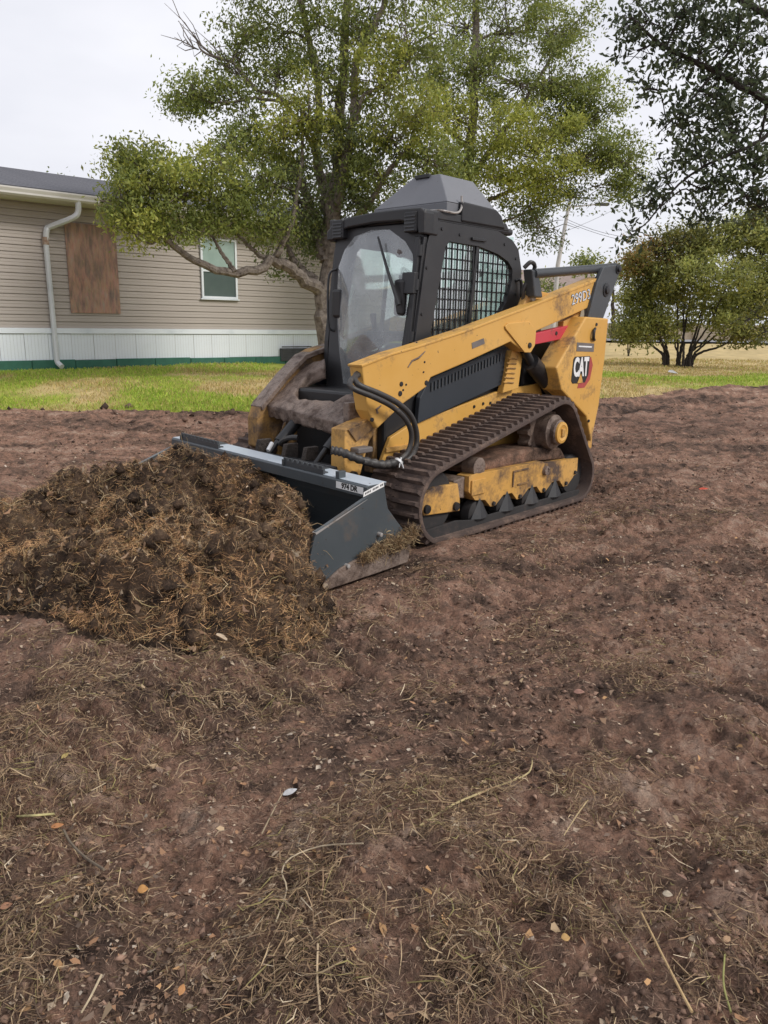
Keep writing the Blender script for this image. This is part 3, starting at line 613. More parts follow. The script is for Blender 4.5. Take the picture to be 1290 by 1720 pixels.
# --- cab
cab = MB().box(-1.50, -.30, -.41, .41, .93, 1.02).build('cab', CABBLACK, LD, .01); prop(cab, 'black enclosed cab with a hazy front door and barred side window')
side_out = [(-.285, .98), (-.296, 1.257), (-.40, 1.90), (-.43, 1.98), (-.50, 2.055), (-1.211, 2.055), (-1.40, 2.01), (-1.49, 1.95), (-1.548, 1.80), (-1.565, 1.50), (-1.55, .98)]
side_in = [(-.45, 1.17), (-.455, 1.30), (-.60, 1.90), (-.64, 1.935), (-.98, 1.93), (-1.22, 1.895), (-1.36, 1.85), (-1.42, 1.80), (-1.425, 1.72), (-1.36, 1.56), (-1.30, 1.50), (-1.25, 1.30), (-1.20, 1.17)]
for s in (1, -1):
    fr = MB().ring(side_out, side_in, s*.405, s*.445).build('side_frame', CABBLACK, cab, .006)
    MB().prism([(-.44, 1.165), (-.445, 1.30), (-.595, 1.905), (-.64, 1.94), (-.98, 1.935), (-1.22, 1.90), (-1.425, 1.80), (-1.43, 1.72), (-1.255, 1.30), (-1.205, 1.165)], s*.412, s*.418).build('side_window', SIDEGLASS, cab)
    g = MB(); nv = 17 if s > 0 else 0
    def xr(z): return np.interp(z, [1.17, 1.30, 1.50, 1.56, 1.72, 1.80, 1.86], [1.20, 1.25, 1.30, 1.36, 1.425, 1.42, 1.36])
    for i in range(1, nv):
        x = -.44-i*.062; zt = np.interp(-x, [.46, .60, .64, .98, 1.22, 1.42], [1.32, 1.90, 1.935, 1.93, 1.895, 1.80]); zb_ = np.interp(-x, [.45, 1.20, 1.25, 1.30, 1.43], [1.17, 1.17, 1.30, 1.50, 1.72])
        if zt-zb_ > .04: g.box(x-.005, x+.005, s*.424, s*.434, zb_, zt)
    z = 1.215
    while z < 1.92 and s > 0:
        xf = np.interp(z, [1.17, 1.30, 1.90, 1.935], [.45, .455, .60, .64]); g.box(-xr(z), -xf, s*.420, s*.4245, z-.005, z+.005); z += .068
    if s > 0: g.build('window_guard', BLACK, cab)
    MB().prism([(-.965, 1.935), (-.995, 1.935), (-.90, 1.17), (-.87, 1.17)], s*.419, s*.437).build('window_divider', BLACK, cab)
    for (bx, bz) in ((-.40, 1.75), (-.36, 1.45), (-1.46, 1.88), (-1.30, 1.97), (-1.48, 1.62), (-.75, 1.99), (-.55, 2.01)): MB().lathe_y(bx, bz, [(s*.444, .012), (s*.452, .010)], 10).build('frame_bolt', BLACK, cab)
    MB().box(-1.05, -.88, s*.446, s*.462, 1.965, 1.985).build('roof_latch', BLACK, cab, .003)
    MB().tube(smooth_path([(-1.47, s*.445, 1.72), (-1.50, s*.475, 1.72), (-1.52, s*.475, 1.60), (-1.53, s*.475, 1.50), (-1.53, s*.445, 1.49)], 20), .012, 8).build('rear_handle', BLACK, cab, 0, True)
# front door
f_out = [(-.385, .90), (.41, .90), (.42, 1.20), (.435, 1.94), (.40, 2.04), (-.38, 2.05), (-.415, 2.0), (-.40, 1.30)]
f_in = [(-.20, .965), (.10, .945), (.24, .965), (.305, 1.06), (.325, 1.24), (.362, 1.76), (.345, 1.83), (.27, 1.915), (.12, 2.0), (-.05, 2.01), (-.21, 1.975), (-.30, 1.89), (-.345, 1.78), (-.335, 1.50), (-.27, 1.20)]
def lean(x, y, z): return (x-.12*(z-.95), y, z)              # the cab front leans back
door = MB().ring(f_out, f_in, -.295, -.26, 'x').build('front_door', CABBLACK, cab, .006, False, lean)
gm = MB(); GN = 14; GM = 14                               # slightly bulged windshield
def inset(p, t): c = np.array([.02, 1.47]); return c+(np.array(p)-c)*t
ring_pts = [inset(p, 1.02) for p in f_in]; V = [(-.256+.10, .02, 1.47)]; F = []
for t in (.2, .4, .6, .8, 1.0):
    for p in f_in: q = inset(p, t*1.02); V.append((-.256+.10*(1-t*t), q[0], q[1]))
k = len(f_in)
for j in range(k): F.append((0, 1+j, 1+(j+1) % k))
for r in range(4):
    for j in range(k): F.append((1+r*k+j, 1+(r+1)*k+j, 1+(r+1)*k+(j+1) % k, 1+r*k+(j+1) % k))
gm.add(V, F).build('windshield', WINDSHIELD, cab, 0, True, lean)
def fp(px, py, x=-.255):                                 # point on the door plane
    d = ray(px, py); c = CAMPOS-MO; t = (x-c@MF)/(d@MF); w = c+d*t; return (x, w@ML, w[2])
def dpt(px, py, off=0.0):                                # point on the leaning door, off in front of it
    d = ray(px, py); c = CAMPOS-MO; k_ = -.26+off+.12*.95; t = (k_-(c@MF+.12*c[2]))/(d@MF+.12*d[2]); w = c+d*t; return (w@MF, w@ML, w[2])
w0 = dpt(635, 398, .075); w1 = dpt(670, 512, .085)
wp = MB().tube([w0, ((w0[0]+w1[0])/2+.012, (w0[1]+w1[1])/2+.004, (w0[2]+w1[2])/2), w1], [.007, .011, .014], 8).build('wiper', BLACK, cab, 0, True)
c = dpt(675, 500, .02); MB().box(c[0]-.03, c[0]+.03, c[1]-.055, c[1]+.035, c[2]-.12, c[2]+.12).build('wiper_motor', BLACK, cab, .02)
c = dpt(672, 426, .012); MB().tube([(c[0]-.01, c[1], c[2]), (c[0]+.015, c[1], c[2])], .026, 16).tube([(c[0]+.014, c[1], c[2]), (c[0]+.02, c[1], c[2])], .015, 12).build('door_vent', GREYP, cab)
for z in (1.86, 1.64, 1.30): MB().tube([(-.255, .41, z-.035), (-.255, .41, z+.035)], .022, 10).build('door_hinge', BLACK, cab, 0, True, lean)
MB().box(-.262, -.235, .375, .415, 1.0, 1.95).build('door_post', BLACK, cab, .006, False, lean)
MB().box(-.26, -.215, .31, .42, 1.58, 1.72).build('door_lock', BLACK, cab, .006, False, lean)
pth = [dpt(566, 452, .0), dpt(555, 458, .03), dpt(551, 480, .04), dpt(551, 535, .04), dpt(554, 552, .03), dpt(561, 556, 0)]
gh = MB().tube(smooth_path(pth, 30), .008, 8).build('mirror_bracket', BLACK, cab, 0, True)
c = dpt(568, 510, .03); MB().box(c[0]-.02, c[0]+.02, c[1]-.05, c[1]+.045, c[2]-.10, c[2]+.10).build('mirror', BLACK, cab, .018)
# roof, brow, lights, roof unit
MB().box(-1.46, -.40, -.415, .415, 2.045, 2.095).build('roof', CABBLACK, cab, .02)
br = [(-.47, 2.03), (-.40, 2.085), (-.25, 2.115), (0, 2.13), (.25, 2.13), (.42, 2.125), (.46, 2.10), (.46, 1.96), (.41, 1.96), (.39, 2.02), (.25, 2.055), (0, 2.06), (-.25, 2.045), (-.38, 2.01), (-.40, 1.97), (-.47, 1.97)]
MB().prism(br, -.45, -.345, axis='x').build('roof_brow', BLACK, cab, .01)
for s in (1, -1):
    MB().box(-.50, -.36, s*.40, s*.455, 1.96, 2.115).build('work_light_bracket', CABBLACK, cab, .01)
    wlm = MB().box(-.40, -.335, s*.29, s*.40, 1.975, 2.105).build('work_light', BLACK, cab, .008)
    for i in range(5): MB().box(-.336, -.328, s*.30, s*.39, 1.985+i*.022, 1.994+i*.022).build('light_slat', DARKGREY, cab)
MB().prism([(-.79, 2.08), (-.79, 2.215), (-1.20, 2.205), (-1.27, 2.17), (-1.33, 2.08)], -.425, .43).build('roof_duct', BLACK, cab, .012)
MB().prism([(-.46, 2.07), (-.52, 2.125), (-1.35, 2.125), (-1.40, 2.07)], -.42, .42).build('roof_tray', CABBLACK, cab, .008)
ac = MB().frust((-1.24, -.66, -.29, .395), (-1.24, -.66, -.29, .395), 2.126, 2.20).frust((-1.24, -.66, -.295, .40), (-1.19, -.80, -.03, .215), 2.2005, 2.415).build('roof_unit', ROOFGREY, LD, .006); prop(ac, 'grey hip shaped roof unit on the cab')
MB().box(-.81, -.775, .0, .13, 2.398, 2.423).build('unit_lip', BLACK, ac, .003)
MB().tube(smooth_path([(-.58, .30, 2.14), (-.57, .42, 2.13), (-.72, .43, 2.13), (-.79, .42, 2.17), (-.80, .41, 2.25)], 20), .008, 6).build('roof_rail', STEEL, ac, 0, True)
# cab interior
seat = MB().box(-1.20, -.72, -.25, .25, 1.10, 1.24).build('seat', SEATM, cab, .04)
MB().prism([(-1.10, 1.24), (-1.20, 1.24), (-1.30, 1.66), (-1.20, 1.68)], -.21, .21).build('seat_back', SEATM, cab, .04)
for s in (1, -1):
    MB().box(-1.1, -.65, s*.27, s*.36, 1.25, 1.33).build('armrest', SEATM, cab, .02)
    MB().tube([(-.70, s*.31, 1.33), (-.68, s*.31, 1.46)], [.016, .026], 10).build('joystick', SEATM, cab, 0, True)
MB().box(-1.50, -1.46, -.40, .40, 1.02, 1.25).build('rear_panel', CABBLACK, cab); MB().box(-1.485, -1.475, -.40, .40, 1.25, 2.04).build('rear_window', CLEARGLASS, cab)
MB().box(-.34, -.315, -.41, .41, .93, 1.06).build('kick_panel', CABBLACK, cab)
# --- engine bay, rear towers and links
MB().prism([(-1.57, .93), (-1.57, 1.30), (-2.05, 1.26), (-2.20, 1.20), (-2.24, .45), (-2.0, .30)], -.50, .50).build('engine_hood', BLACK, LD, .02)
for s in (1, -1):
    tw = pl([(984, 532), (1022, 535), (1016, 600), (1006, 680), (993, 742), (985, 700), (943, 655), (934, 618), (950, 590)], .78)
    tower = MB().prism(tw, s*.60, s*.782).build('rear_tower', YELLOW, LD, .012); prop(tower, 'yellow rear tower panel with the maker emblem')
    hpth = [mp(1001, 552, .79), mp(996, 556, .79), mp(995, 568, .79), mp(1000, 571, .79)]
    MB().tube(smooth_path([(hpth[0][0], s*.782, hpth[0][1]), (hpth[1][0], s*.80, hpth[1][1]), (hpth[2][0], s*.80, hpth[2][1]), (hpth[3][0], s*.782, hpth[3][1])], 20), .012, 8).build('latch_handle', BLACK, tower, 0, True)
    for px, py in ((988, 707), (1001, 545)): x, z = mp(px, py, .78); MB().lathe_y(x, z, [(s*.781, .014), (s*.79, .012)], 10).build('tower_bolt', BLACK, tower)
    lk = pl([(1014, 449), (1036, 445), (1042, 455), (1010, 545), (985, 545), (1003, 475)], .745)
    link = MB().prism(lk, s*.705, s*.745).build('rear_link', DARKGREY, LD, .006)
    for px, py, r in ((1018, 487, .055), (1038, 452, .04)):
        x, z = mp(px, py, .745); MB().lathe_y(x, z, [(s*.744, r), (s*.752, r), (s*.754, r*.6), (s*.768, r*.55), (s*.770, r*.3)], 20).build('pivot_pin', BLACK, link, 0, True)
    a = mp(896, 460, .64); b = mp(1034, 449, .70)
    ln = MB().tube([(a[0], s*.64, a[1]), (b[0], s*.69, b[1])], .036, 14).build('upper_link', DARKGREY, LD, 0, True)
    bk = pl([(880, 512), (888, 492), (905, 488), (922, 492), (930, 500)], .60); bk = bk+[(bk[-1][0], bk[-1][1]-.2), (bk[0][0], bk[0][1]-.2)]
    bo = MB().prism(bk, s*.54, s*.60).build('link_mount', YELLOW_WORN, LD, .01)
    x, z = mp(893, 500, .60); MB().lathe_y(x, z, [(s*.599, .03), (s*.62, .028), (s*.621, .012)], 14).build('mount_pin', STEEL, bo)
    q0 = mp(893, 462, .63); q1 = mp(890, 500, .58); MB().prism([(q0[0]-.05, q0[1]+.03), (q0[0]+.05, q0[1]+.04), (q1[0]+.06, q1[1]), (q1[0]-.06, q1[1])], s*.58, s*.66).build('link_clevis', DARKGREY, LD, .012)
    MB().tube(smooth_path([(q0[0]+.06, s*.6, q0[1]+.05), (q0[0]+.02, s*.63, q0[1]+.09), (q0[0]-.05, s*.62, q0[1]+.05), (q0[0]+.02, s*.58, q0[1]-.1), (q1[0]+.02, s*.55, q1[1]-.1)], 24), .016, 8).build('link_hose', HOSE, LD, 0, True)
    a0 = mp(884, 588, .64); a1 = mp(950, 660, .62)
    cy = MB().tube([(a0[0], s*.62, a0[1]), (a0[0]-.13, s*.62, a0[1]-.12)], .034, 14).build('lift_rod', BLACK, LD, 0, True)
    MB().tube([(a0[0]-.10, s*.62, a0[1]-.09), (a1[0]-.1, s*.62, a1[1]-.15)], .068, 18).build('lift_cylinder', BLACK, LD, 0, True)
    rb = pl([(894, 561), (962, 545), (962, 566), (898, 579)], .67)
    ro = MB().prism(rb, s*.615, s*.672).build('arm_brace', RED, LD, .006); prop(ro, 'red safety brace under the lift arm')
    x, z = mp(934, 560, .67); MB().lathe_y(x, z, [(s*.670, .018), (s*.677, .014)], 10).build('brace_pin', BLACK, ro)
    bkt = pl([(948, 540), (978, 522), (972, 548), (958, 575), (945, 570)], .66); MB().prism(bkt, s*.60, s*.655).build('arm_gusset', YELLOW_WORN, LD, .006)
MB().box(-2.30, -2.12, -.62, .62, .38, 1.20).build('rear_door', BLACK, LD, .02)
MB().box(-2.34, -2.26, -.74, .74, .36, .55).build('rear_bumper', YELLOW_WORN, LD, .015)
# --- lift arms
near = arm([(608, 615), (658, 596), (700, 584), (780, 558), (888, 517), (1007, 469), (1010, 478), (997, 513), (960, 530), (899, 557), (897, 578), (890, 590), (880, 591), (858, 574), (780, 610), (724, 634), (716, 650), (679, 677), (634, 720), (618, 690), (612, 652)])
la = MB().prism(near, .49, .60, AK).build('lift_arm', YELLOW, LD, .008); prop(la, 'yellow lift arm with the model lettering, side facing the viewer')
lip = arm([(606, 613), (658, 593), (700, 581), (780, 555), (888, 514), (1008, 465), (1008, 470), (888, 518), (780, 559), (700, 585), (658, 597), (607, 617)])
MB().prism(lip, .485, .606, AK).build('arm_top_lip', YELLOW, la, .003)
gus = arm([(847, 548), (852, 543), (888, 540), (899, 556), (897, 580), (890, 592), (880, 592), (848, 552)], .603)
MB().prism(gus, .602, .612, AK).build('arm_gusset_plate', YELLOW, la, .003)
x, z = mp(890, 580, .615, AK); yy = .612+AK*(.4-x); MB().lathe_y(x, z, [(yy-.004, .022), (yy+.008, .02), (yy+.009, .01)], 14).build('gusset_pin', BLACK, la)
for px, py, r in ((674, 645, .016), (672, 661, .018), (682, 646, .007), (677, 655, .007), (716, 643, .017), (625, 705, .014), (713, 608, .007), (711, 625, .006), (700, 575, .004)):
    x, z = mp(px, py, .60, AK); yy = .60+AK*(.4-x); MB().lathe_y(x, z, [(yy-.005, r), (yy+.004, r*.95), (yy+.0045, r*.5)], 12).build('arm_bolt', BLACK, la)
crk = [mp(p[0], p[1], .601, AK) for p in ((685, 617), (692, 606), (703, 601), (714, 590))]
MB().tube([(a, .602+AK*(.4-a), b) for a, b in crk], [.004, .006, .007, .003], 6).build('paint_gouge', MUDDY, la)
crk = [mp(p[0], p[1], .601, AK) for p in ((634, 694), (632, 688), (640, 681))]
MB().tube([(a, .602+AK*(.4-a), b) for a, b in crk], [.008, .009, .004], 6).build('paint_chip', MUDDY, la)
fara = [mp(a, b, -.56) for a, b in ((548, 578), (520, 586), (500, 597), (470, 628), (425, 683), (419, 700), (420, 748))]
fara = [(-2.2, 1.72), (-1.2, 1.42)]+fara+[(.22, .45), (.10, .62), (.02, .80), (-.2, .95), (-.5, 1.06), (-1.2, 1.25), (-2.2, 1.52)]
fa = MB().prism(fara, -.47, -.58, AK).build('lift_arm', MUDDY_YELLOW, LD, .008); prop(fa, 'mud smeared lift arm on the far side')
m = MB(); tp = [mp(a, b, -.56) for a, b in ((548, 577), (500, 595), (470, 626), (425, 681))]
MB().prism(tp+[(p[0]-.012, p[1]-.03) for p in tp[::-1]], -.462, -.592).build('arm_top_lip', MUDDY, fa, .004)
fd2 = [mp(a, b, -.64) for a, b in ((452, 646), (426, 676), (429, 680), (455, 652))]; MB().prism(fd2, -.61, -.66).build('arm_hook', MUDDY, fa, .003)
# near leg below the arm
leg = [mp(a, b, .56) for a, b in ((579, 722), (620, 703), (634, 719), (620, 742), (606, 795), (600, 815), (578, 810))]
lg = MB().prism(leg, .44, .56).build('arm_leg', YELLOW_WORN, LD, .006)
gu = [mp(a, b, .56) for a, b in ((583, 722), (622, 706), (630, 717), (597, 742))]; MB().prism(gu, .5605, .572).build('leg_plate', MUDDY_YELLOW, lg, .004)
x, z = mp(592, 800, .56); MB().lathe_y(x, z, [(.558, .035), (.58, .033), (.582, .02)], 16).build('leg_pin', BLACK, lg)
MB().box(.24, .34, .40, .455, .62, .90).build('leg_inner_plate', MUDDY, LD, .01)
# crossmember between the arms, caked in mud
def slope_pt(px, py, drop=.10):                      # point on the plate that slopes from the coupler up between the arms
    d = ray(px, py); c = CAMPOS-MO; k_ = .805-drop+.7*.385; t = (k_-(c[2]+.7*(c@MF)))/(d[2]+.7*(d@MF)); w = c+d*t; return (w@MF, w@ML, w[2])
plate = [slope_pt(*p) for p in ((446, 680), (452, 668), (470, 646), (495, 618), (545, 603), (545, 617), (528, 622), (517, 629), (503, 648), (495, 663), (502, 670), (548, 673), (575, 676), (612, 690), (604, 706), (582, 714), (540, 703), (490, 690))]
nn_ = len(plate); bm = bmesh.new()
vt_ = [bm.verts.new(p) for p in plate]; vb_ = [bm.verts.new((p[0]-.015, p[1], p[2]-.085)) for p in plate]
bm.faces.new(vt_); bm.faces.new(vb_[::-1])
for i in range(nn_): bm.faces.new((vt_[i], vb_[i], vb_[(i+1) % nn_], vt_[(i+1) % nn_]))
bmesh.ops.recalc_face_normals(bm, faces=bm.faces); bmesh.ops.triangulate(bm, faces=bm.faces)
for _ in range(4): 
    le = [e for e in bm.edges if e.calc_length() > .035]
    if le: bmesh.ops.subdivide_edges(bm, edges=le, cuts=1); bmesh.ops.triangulate(bm, faces=bm.faces)
bm.normal_update()
for v in bm.verts: v.co = v.co+v.normal*(float(fbm(v.co.x*30+v.co.z*17, v.co.y*30, 5, 3))-.5)*.022
me = bpy.data.meshes.new('crossmember'); bm.to_mesh(me); bm.free(); me.materials.append(MUDDY); me.polygons.foreach_set('use_smooth', np.ones(len(me.polygons), bool))
co = bpy.data.objects.new('crossmember', me); COL.objects.link(co); co.parent = LD; prop(co, 'mud caked crossmember joining the lift arms')
MB().tube([(.10, .10, .82), (.08, .20, .85), (.08, .30, .84)], [.05, .075, .05], 10).build('mud_clod', MUDDY, LD, 0, True)
# --- coupler and tilt cylinders
cpl = MB().box(.44, .50, -.50, .50, .16, .52).build('coupler', BLACK, LD, .01)
for y in (-.30, -.02, .18): MB().prism([(.36, .60), (.46, .60), (.50, .46), (.50, .2), (.38, .2)], y-.02, y+.02).build('coupler_rib', BARK_DARK, cpl, .005)
for y in (-.20, .28):
    MB().tube([(.12, y, .78), (.36, y, .58)], .042, 14).build('tilt_cylinder', BLACK, LD, 0, True); MB().tube([(.34, y, .62), (.47, y, .50)], .020, 10).build('tilt_rod', BLACK, LD, 0, True)
MB().tube([fp(450, 757, .50), fp(457, 744, .45)], .014, 8).build('coupler_lever', PLASTIC, LD, 0, True)
sp_ = smooth_path([fp(470, 745, .38), fp(478, 738, .38), fp(490, 735, .38), fp(500, 735, .36)], 30); MB().tube(sp_, .018, 8).build('tilt_hose', HOSE, LD, 0, True)
# --- auxiliary hoses looping beside the near arm
for off, nm in ((0, 'hydraulic_hose'), (1, 'hydraulic_hose')):
    path = [(608, 618, .50), (604, 628, .56), (592, 636, .60), (588, 646, .66), (598, 655, .70), (630, 668, .73), (660, 684, .74), (682, 706, .74), (691, 730, .73), (686, 757, .72), (668, 774, .71), (640, 781, .70), (610, 776, .68)]
    P3 = [mp3(a+(9 if off else 0)*min(1, i/3), b-(6 if off else 0)*(1 if i < 8 else -.4), y-(.035 if off else 0)) for i, (a, b, y) in enumerate(path)]
    MB().tube(smooth_path(P3, 90), .0165 if not off else .0185, 10).build(nm, HOSE, LD, 0, True)
P3 = [mp3(556, 756, .55), mp3(575, 760, .60), mp3(605, 772, .66), mp3(640, 780, .70), mp3(664, 777, .71)]
sl = MB().tube(smooth_path(P3, 40), [.026+.004*math.sin(i*1.7) for i in range(len(smooth_path(P3, 40)))], 12).build('hose_sleeve', HOSE, LD, 0, True)
c = mp3(670, 774, .715)
for i in range(3): MB().tube([(c[0]-.01, c[1]+.01, c[2]+.02-.02*i), (c[0]+.03*math.cos(i*2), c[1]+.03, c[2]-.035-.01*i)], [.005, .003], 5).build('tie_end', PLASTIC, sl)
MB().tube([c, (c[0]+.012, c[1], c[2]-.01)], .03, 12).build('hose_tie', PLASTIC, sl, 0, True)
c = mp3(604, 765, .60); MB().box(c[0]-.09, c[0]+.04, c[1]-.05, c[1]+.03, c[2]+.015, c[2]+.05).build('hose_guide', GREYP, LD, .008)
# --- bucket (leans slightly: its far end rides higher)
def bz(x, y, z): return (x, y, z+(1.02-y)*.034)
BW = 1.02; BF = .90
bk = MB(); cs = [(.63, .50), (.60, .36), (.52, .20), (.47, .10), (.48, .025), (.56, .006), (1.10, .006), (1.20, .0)]
inn = [(.645, .497), (.615, .36), (.535, .205), (.487, .107), (.495, .04), (.56, .022), (1.10, .022), (1.20, .006)]
poly = cs+inn[::-1]
bucket = MB().prism(poly, -BF+.016, BW-.016).build('bucket', BUCKETPAINT, LD, .003, False, bz); prop(bucket, 'dark grey bucket with a bright top edge, full of debris')
side = [(.625, .502), (.76, .458), (1.143, .328), (1.185, .20), (1.187, .121), (1.20, .0), (.43, .0), (.405, .07), (.41, .17), (.50, .26), (.59, .36)]
for s in (1, -1): MB().prism(side, s*((BW if s > 0 else BF)-.014), s*((BW if s > 0 else BF)+.004)).build('side_plate', BUCKETPAINT, bucket, .003, False, bz)
wr = [(1.20, -.004), (.60, .004), (.425, .01), (.40, .09), (.43, .18), (.52, .19), (.60, .17), (.98, .095)]
wo = MB().prism(wr, BW+.0045, BW+.02).build('wear_plate', MUDDY, bucket, .004, False, bz)
for px, py in ((584, 951), (639, 898)):
    x, z = mp(px, py, BW+.02); MB().lathe_y(x, z, [(BW+.004, .013), (BW+.03, .012), (BW+.032, .006)], 10).build('plate_bolt', STEEL, bucket)
BUCKETSHEEN = dirty_paint('bucket_top_sky_sheen', (.46, .52, .58), (.54, .60, .66), (.24, .24, .24), .22, 5, .32)  # pale diffuse colour stands in for sky reflected on the dark grey paint
tb = [(.60, .502), (.615, .515), (.755, .512), (.762, .505), (.762, .445), (.752, .445), (.75, .49), (.63, .49)]
top = MB().prism(tb, -BF-.002, BW+.002).build('top_beam', BUCKETPAINT, bucket, .003, False, bz)
MB().box(.602, .750, -BF, BW, .5135, .5165).build('sky_sheen_face', BUCKETSHEEN, bucket, 0, False, bz)  # thin sheet over the top beam carrying the painted sky reflection
m = MB().prism([(.762, .44), (.775, .436), (1.15, .322), (1.143, .312)], BW-.02, BW+.007); m.build('side_top_edge', STEEL, bucket, 0, False, bz)
for ya, yb in ((-.80, -.36), (.30, .66)):
    m = MB().box(.735, .752, ya, yb, .512, .545)
    nt_ = int((yb-ya)/.042)
    for i in range(nt_):
        y0 = ya+(i+.15)*(yb-ya)/nt_; y1 = y0+.6*(yb-ya)/nt_; m.box(.735, .752, y0, y1, .5445, .562); m.box(.70, .735, y0, y1, .5125, .524)
    m.box(.735, .760, ya, ya+.02, .512, .55)
    m.box(.60, .735, ya+.1, yb-.1, .5168, .521)
    m.build('serrated_step', DARKGREY, bucket, .002, False, bz)
x, y_, z = .72, .80, .512
MB().box(.70, .755, .765, .795, .512, .555).build('bucket_stop', BUCKETPAINT, bucket, .003, False, bz)
# --- lettering
def text_obj(s, name, size, mat, parent, origin, right, up, depth=.002, bold=.0, sx=1.0):
    cu = bpy.data.curves.new(name, 'FONT'); cu.body = s; cu.size = size; cu.extrude = depth; cu.offset = bold; cu.align_x = 'CENTER'; cu.align_y = 'CENTER'; cu.resolution_u = 4
    tmp = bpy.data.objects.new('tmp', cu); COL.objects.link(tmp)
    dg = bpy.context.evaluated_depsgraph_get(); me = bpy.data.meshes.new_from_object(tmp.evaluated_get(dg)); bpy.data.objects.remove(tmp); bpy.data.curves.remove(cu)
    r = Vector(right).normalized(); u = Vector(up); u = (u-r*u.dot(r)).normalized(); n_ = r.cross(u)
    for v in me.vertices: c = v.co.copy(); v.co = Vector(origin)+r*(c.x*sx)+u*c.y+n_*c.z
    me.materials.clear(); me.materials.append(mat); me.name = name
    o = bpy.data.objects.new(name, me); COL.objects.link(o); o.parent = parent; return o
tower_n = [o for o in LD.children if o.name.startswith('rear_tower')][0]
yT = .7825
e = mp(975, 621, yT); d2 = mp(994, 617, yT); ex, ez = e
RT = Vector((-1, 0, 0)); UP = Vector((.10, 0, 1))
def emb(pts, name, mat, y0, y1): return MB().prism([(ex-a*.84, ez+b*.84) for a, b in pts], y0, y1).build(name, mat, tower_n)
emb([(-.04, -.175), (.10, -.175), (.20, -.10), (.235, .04), (.19, .115), (.10, .115), (0, -.08)], 'emblem_hexagon', REDP, yT, yT+.0015)
emb([(-.135, -.125), (.10, -.125), (.155, -.05), (.165, .125), (-.125, .125), (-.15, .10), (-.165, -.10)], 'emblem_ground', BLACKP, yT, yT+.003)
text_obj('CAT', 'emblem_lettering', .20, WHITEP, tower_n, (ex+.0, yT+.0045, ez+.015), RT, (0, 0, 1), .001, .008, .60)
emb([(-.055, -.125), (.055, -.125), (.0, -.035)], 'emblem_triangle', YELLOW, yT+.0056, yT+.0068)
gs_ = [mp(969, 575, yT), mp(998, 577, yT), mp(997, 591, yT), mp(968, 590, yT)]
MB().prism(gs_, yT, yT+.002).build('grey_decal', GREYP, tower_n)
a = mp(972, 580.5, yT); b = mp(994, 581.5, yT); MB().prism([(a[0], a[1]), (b[0], b[1]), (b[0]+.005, b[1]-.012), (a[0]+.003, a[1]-.010)], yT+.002, yT+.0026).build('decal_stroke', WHITEP, tower_n)
A0 = mp(957, 506, .60, AK); A1 = mp(994, 493, .60, AK)
ctr = ((A0[0]+A1[0])/2, .6025+AK*(.4-(A0[0]+A1[0])/2), (A0[1]+A1[1])/2)
rt = Vector((A1[0]-A0[0], AK*(A0[0]-A1[0]), A1[1]-A0[1]))
text_obj('299D3', 'model_lettering_outline', .112, BLACKP, la, (ctr[0], ctr[1]-.0008, ctr[2]), rt, (.1, 0, 1), .0004, .0035, .92)
text_obj('299D3', 'model_lettering', .112, SILVERP, la, (ctr[0], ctr[1]+.001, ctr[2]), rt, (.1, 0, 1), .0006, .0, .92)
dc = [mp(a, b, .60, AK) for a, b in ((792, 576), (812, 568), (814, 577), (793, 586))]; dec = MB().prism(dc, .6005, .603, AK).build('small_decal', GREYP, la)
# bucket labels
text_panel = MB().box(.7623, .7640, .78, .995, .462, .500).build('bucket_label', WHITEP, bucket, 0, False, bz)
text_obj('974 DR', 'label_lettering', .042, BLACKP, bucket, (.7645, .887, .481+.005), (0, 1, -.034), (0, 0, 1), .0005, .002, .95)
sl_ = [mp(610, 835, BW+.005), mp(611, 827, BW+.005), mp(644, 809, BW+.005), mp(645, 817, BW+.005)]
MB().prism([(a, b) for a, b in sl_], BW+.0045, BW+.0065).build('side_label', WHITEP, bucket)
for i in range(12):
    if i in (4, 9): continue
    t = .07+i*.075; a = np.array(sl_[0])*(1-t)+np.array(sl_[3])*t; b = np.array(sl_[1])*(1-t)+np.array(sl_[2])*t; w = np.array((-.008, .004)); p0 = a*.68+b*.32; p1 = a*.3+b*.7
    MB().prism([tuple(p0), tuple(p0+w), tuple(p1+w), tuple(p1)], BW+.0066, BW+.0072).build('label_stroke', BLACKP, bucket)
# dried mud and straw left on the wear plate is part of the bucket's load
# ------------------------------------------------------------------ the heap in front of the bucket
LUMPS = []
for px, py, z, r, h in [(330, 780, .49, .32, .49), (400, 785, .49, .26, .50), (450, 830, .46, .24, .48), (480, 890, .34, .19, .38), (460, 950, .28, .21, .34), (425, 1000, .20, .23, .28), (400, 920, .36, .27, .40), (310, 850, .46, .34, .46),
                        (250, 812, .46, .32, .46), (270, 790, .47, .28, .47), (215, 800, .45, .27, .44), (150, 805, .44, .32, .43), (80, 835, .35, .36, .35), (10, 870, .27, .40, .30), (-80, 895, .22, .45, .26), (270, 930, .34, .30, .36), (180, 920, .30, .32, .31), (90, 930, .22, .32, .23), (350, 1000, .20, .26, .26), (270, 1010, .15, .24, .18), (480, 960, .20, .12, .25), (445, 1010, .12, .15, .17)]:
    p = at_z(px, py, z); LUMPS.append((p[0], p[1], r, h))
LU = np.array(LUMPS)
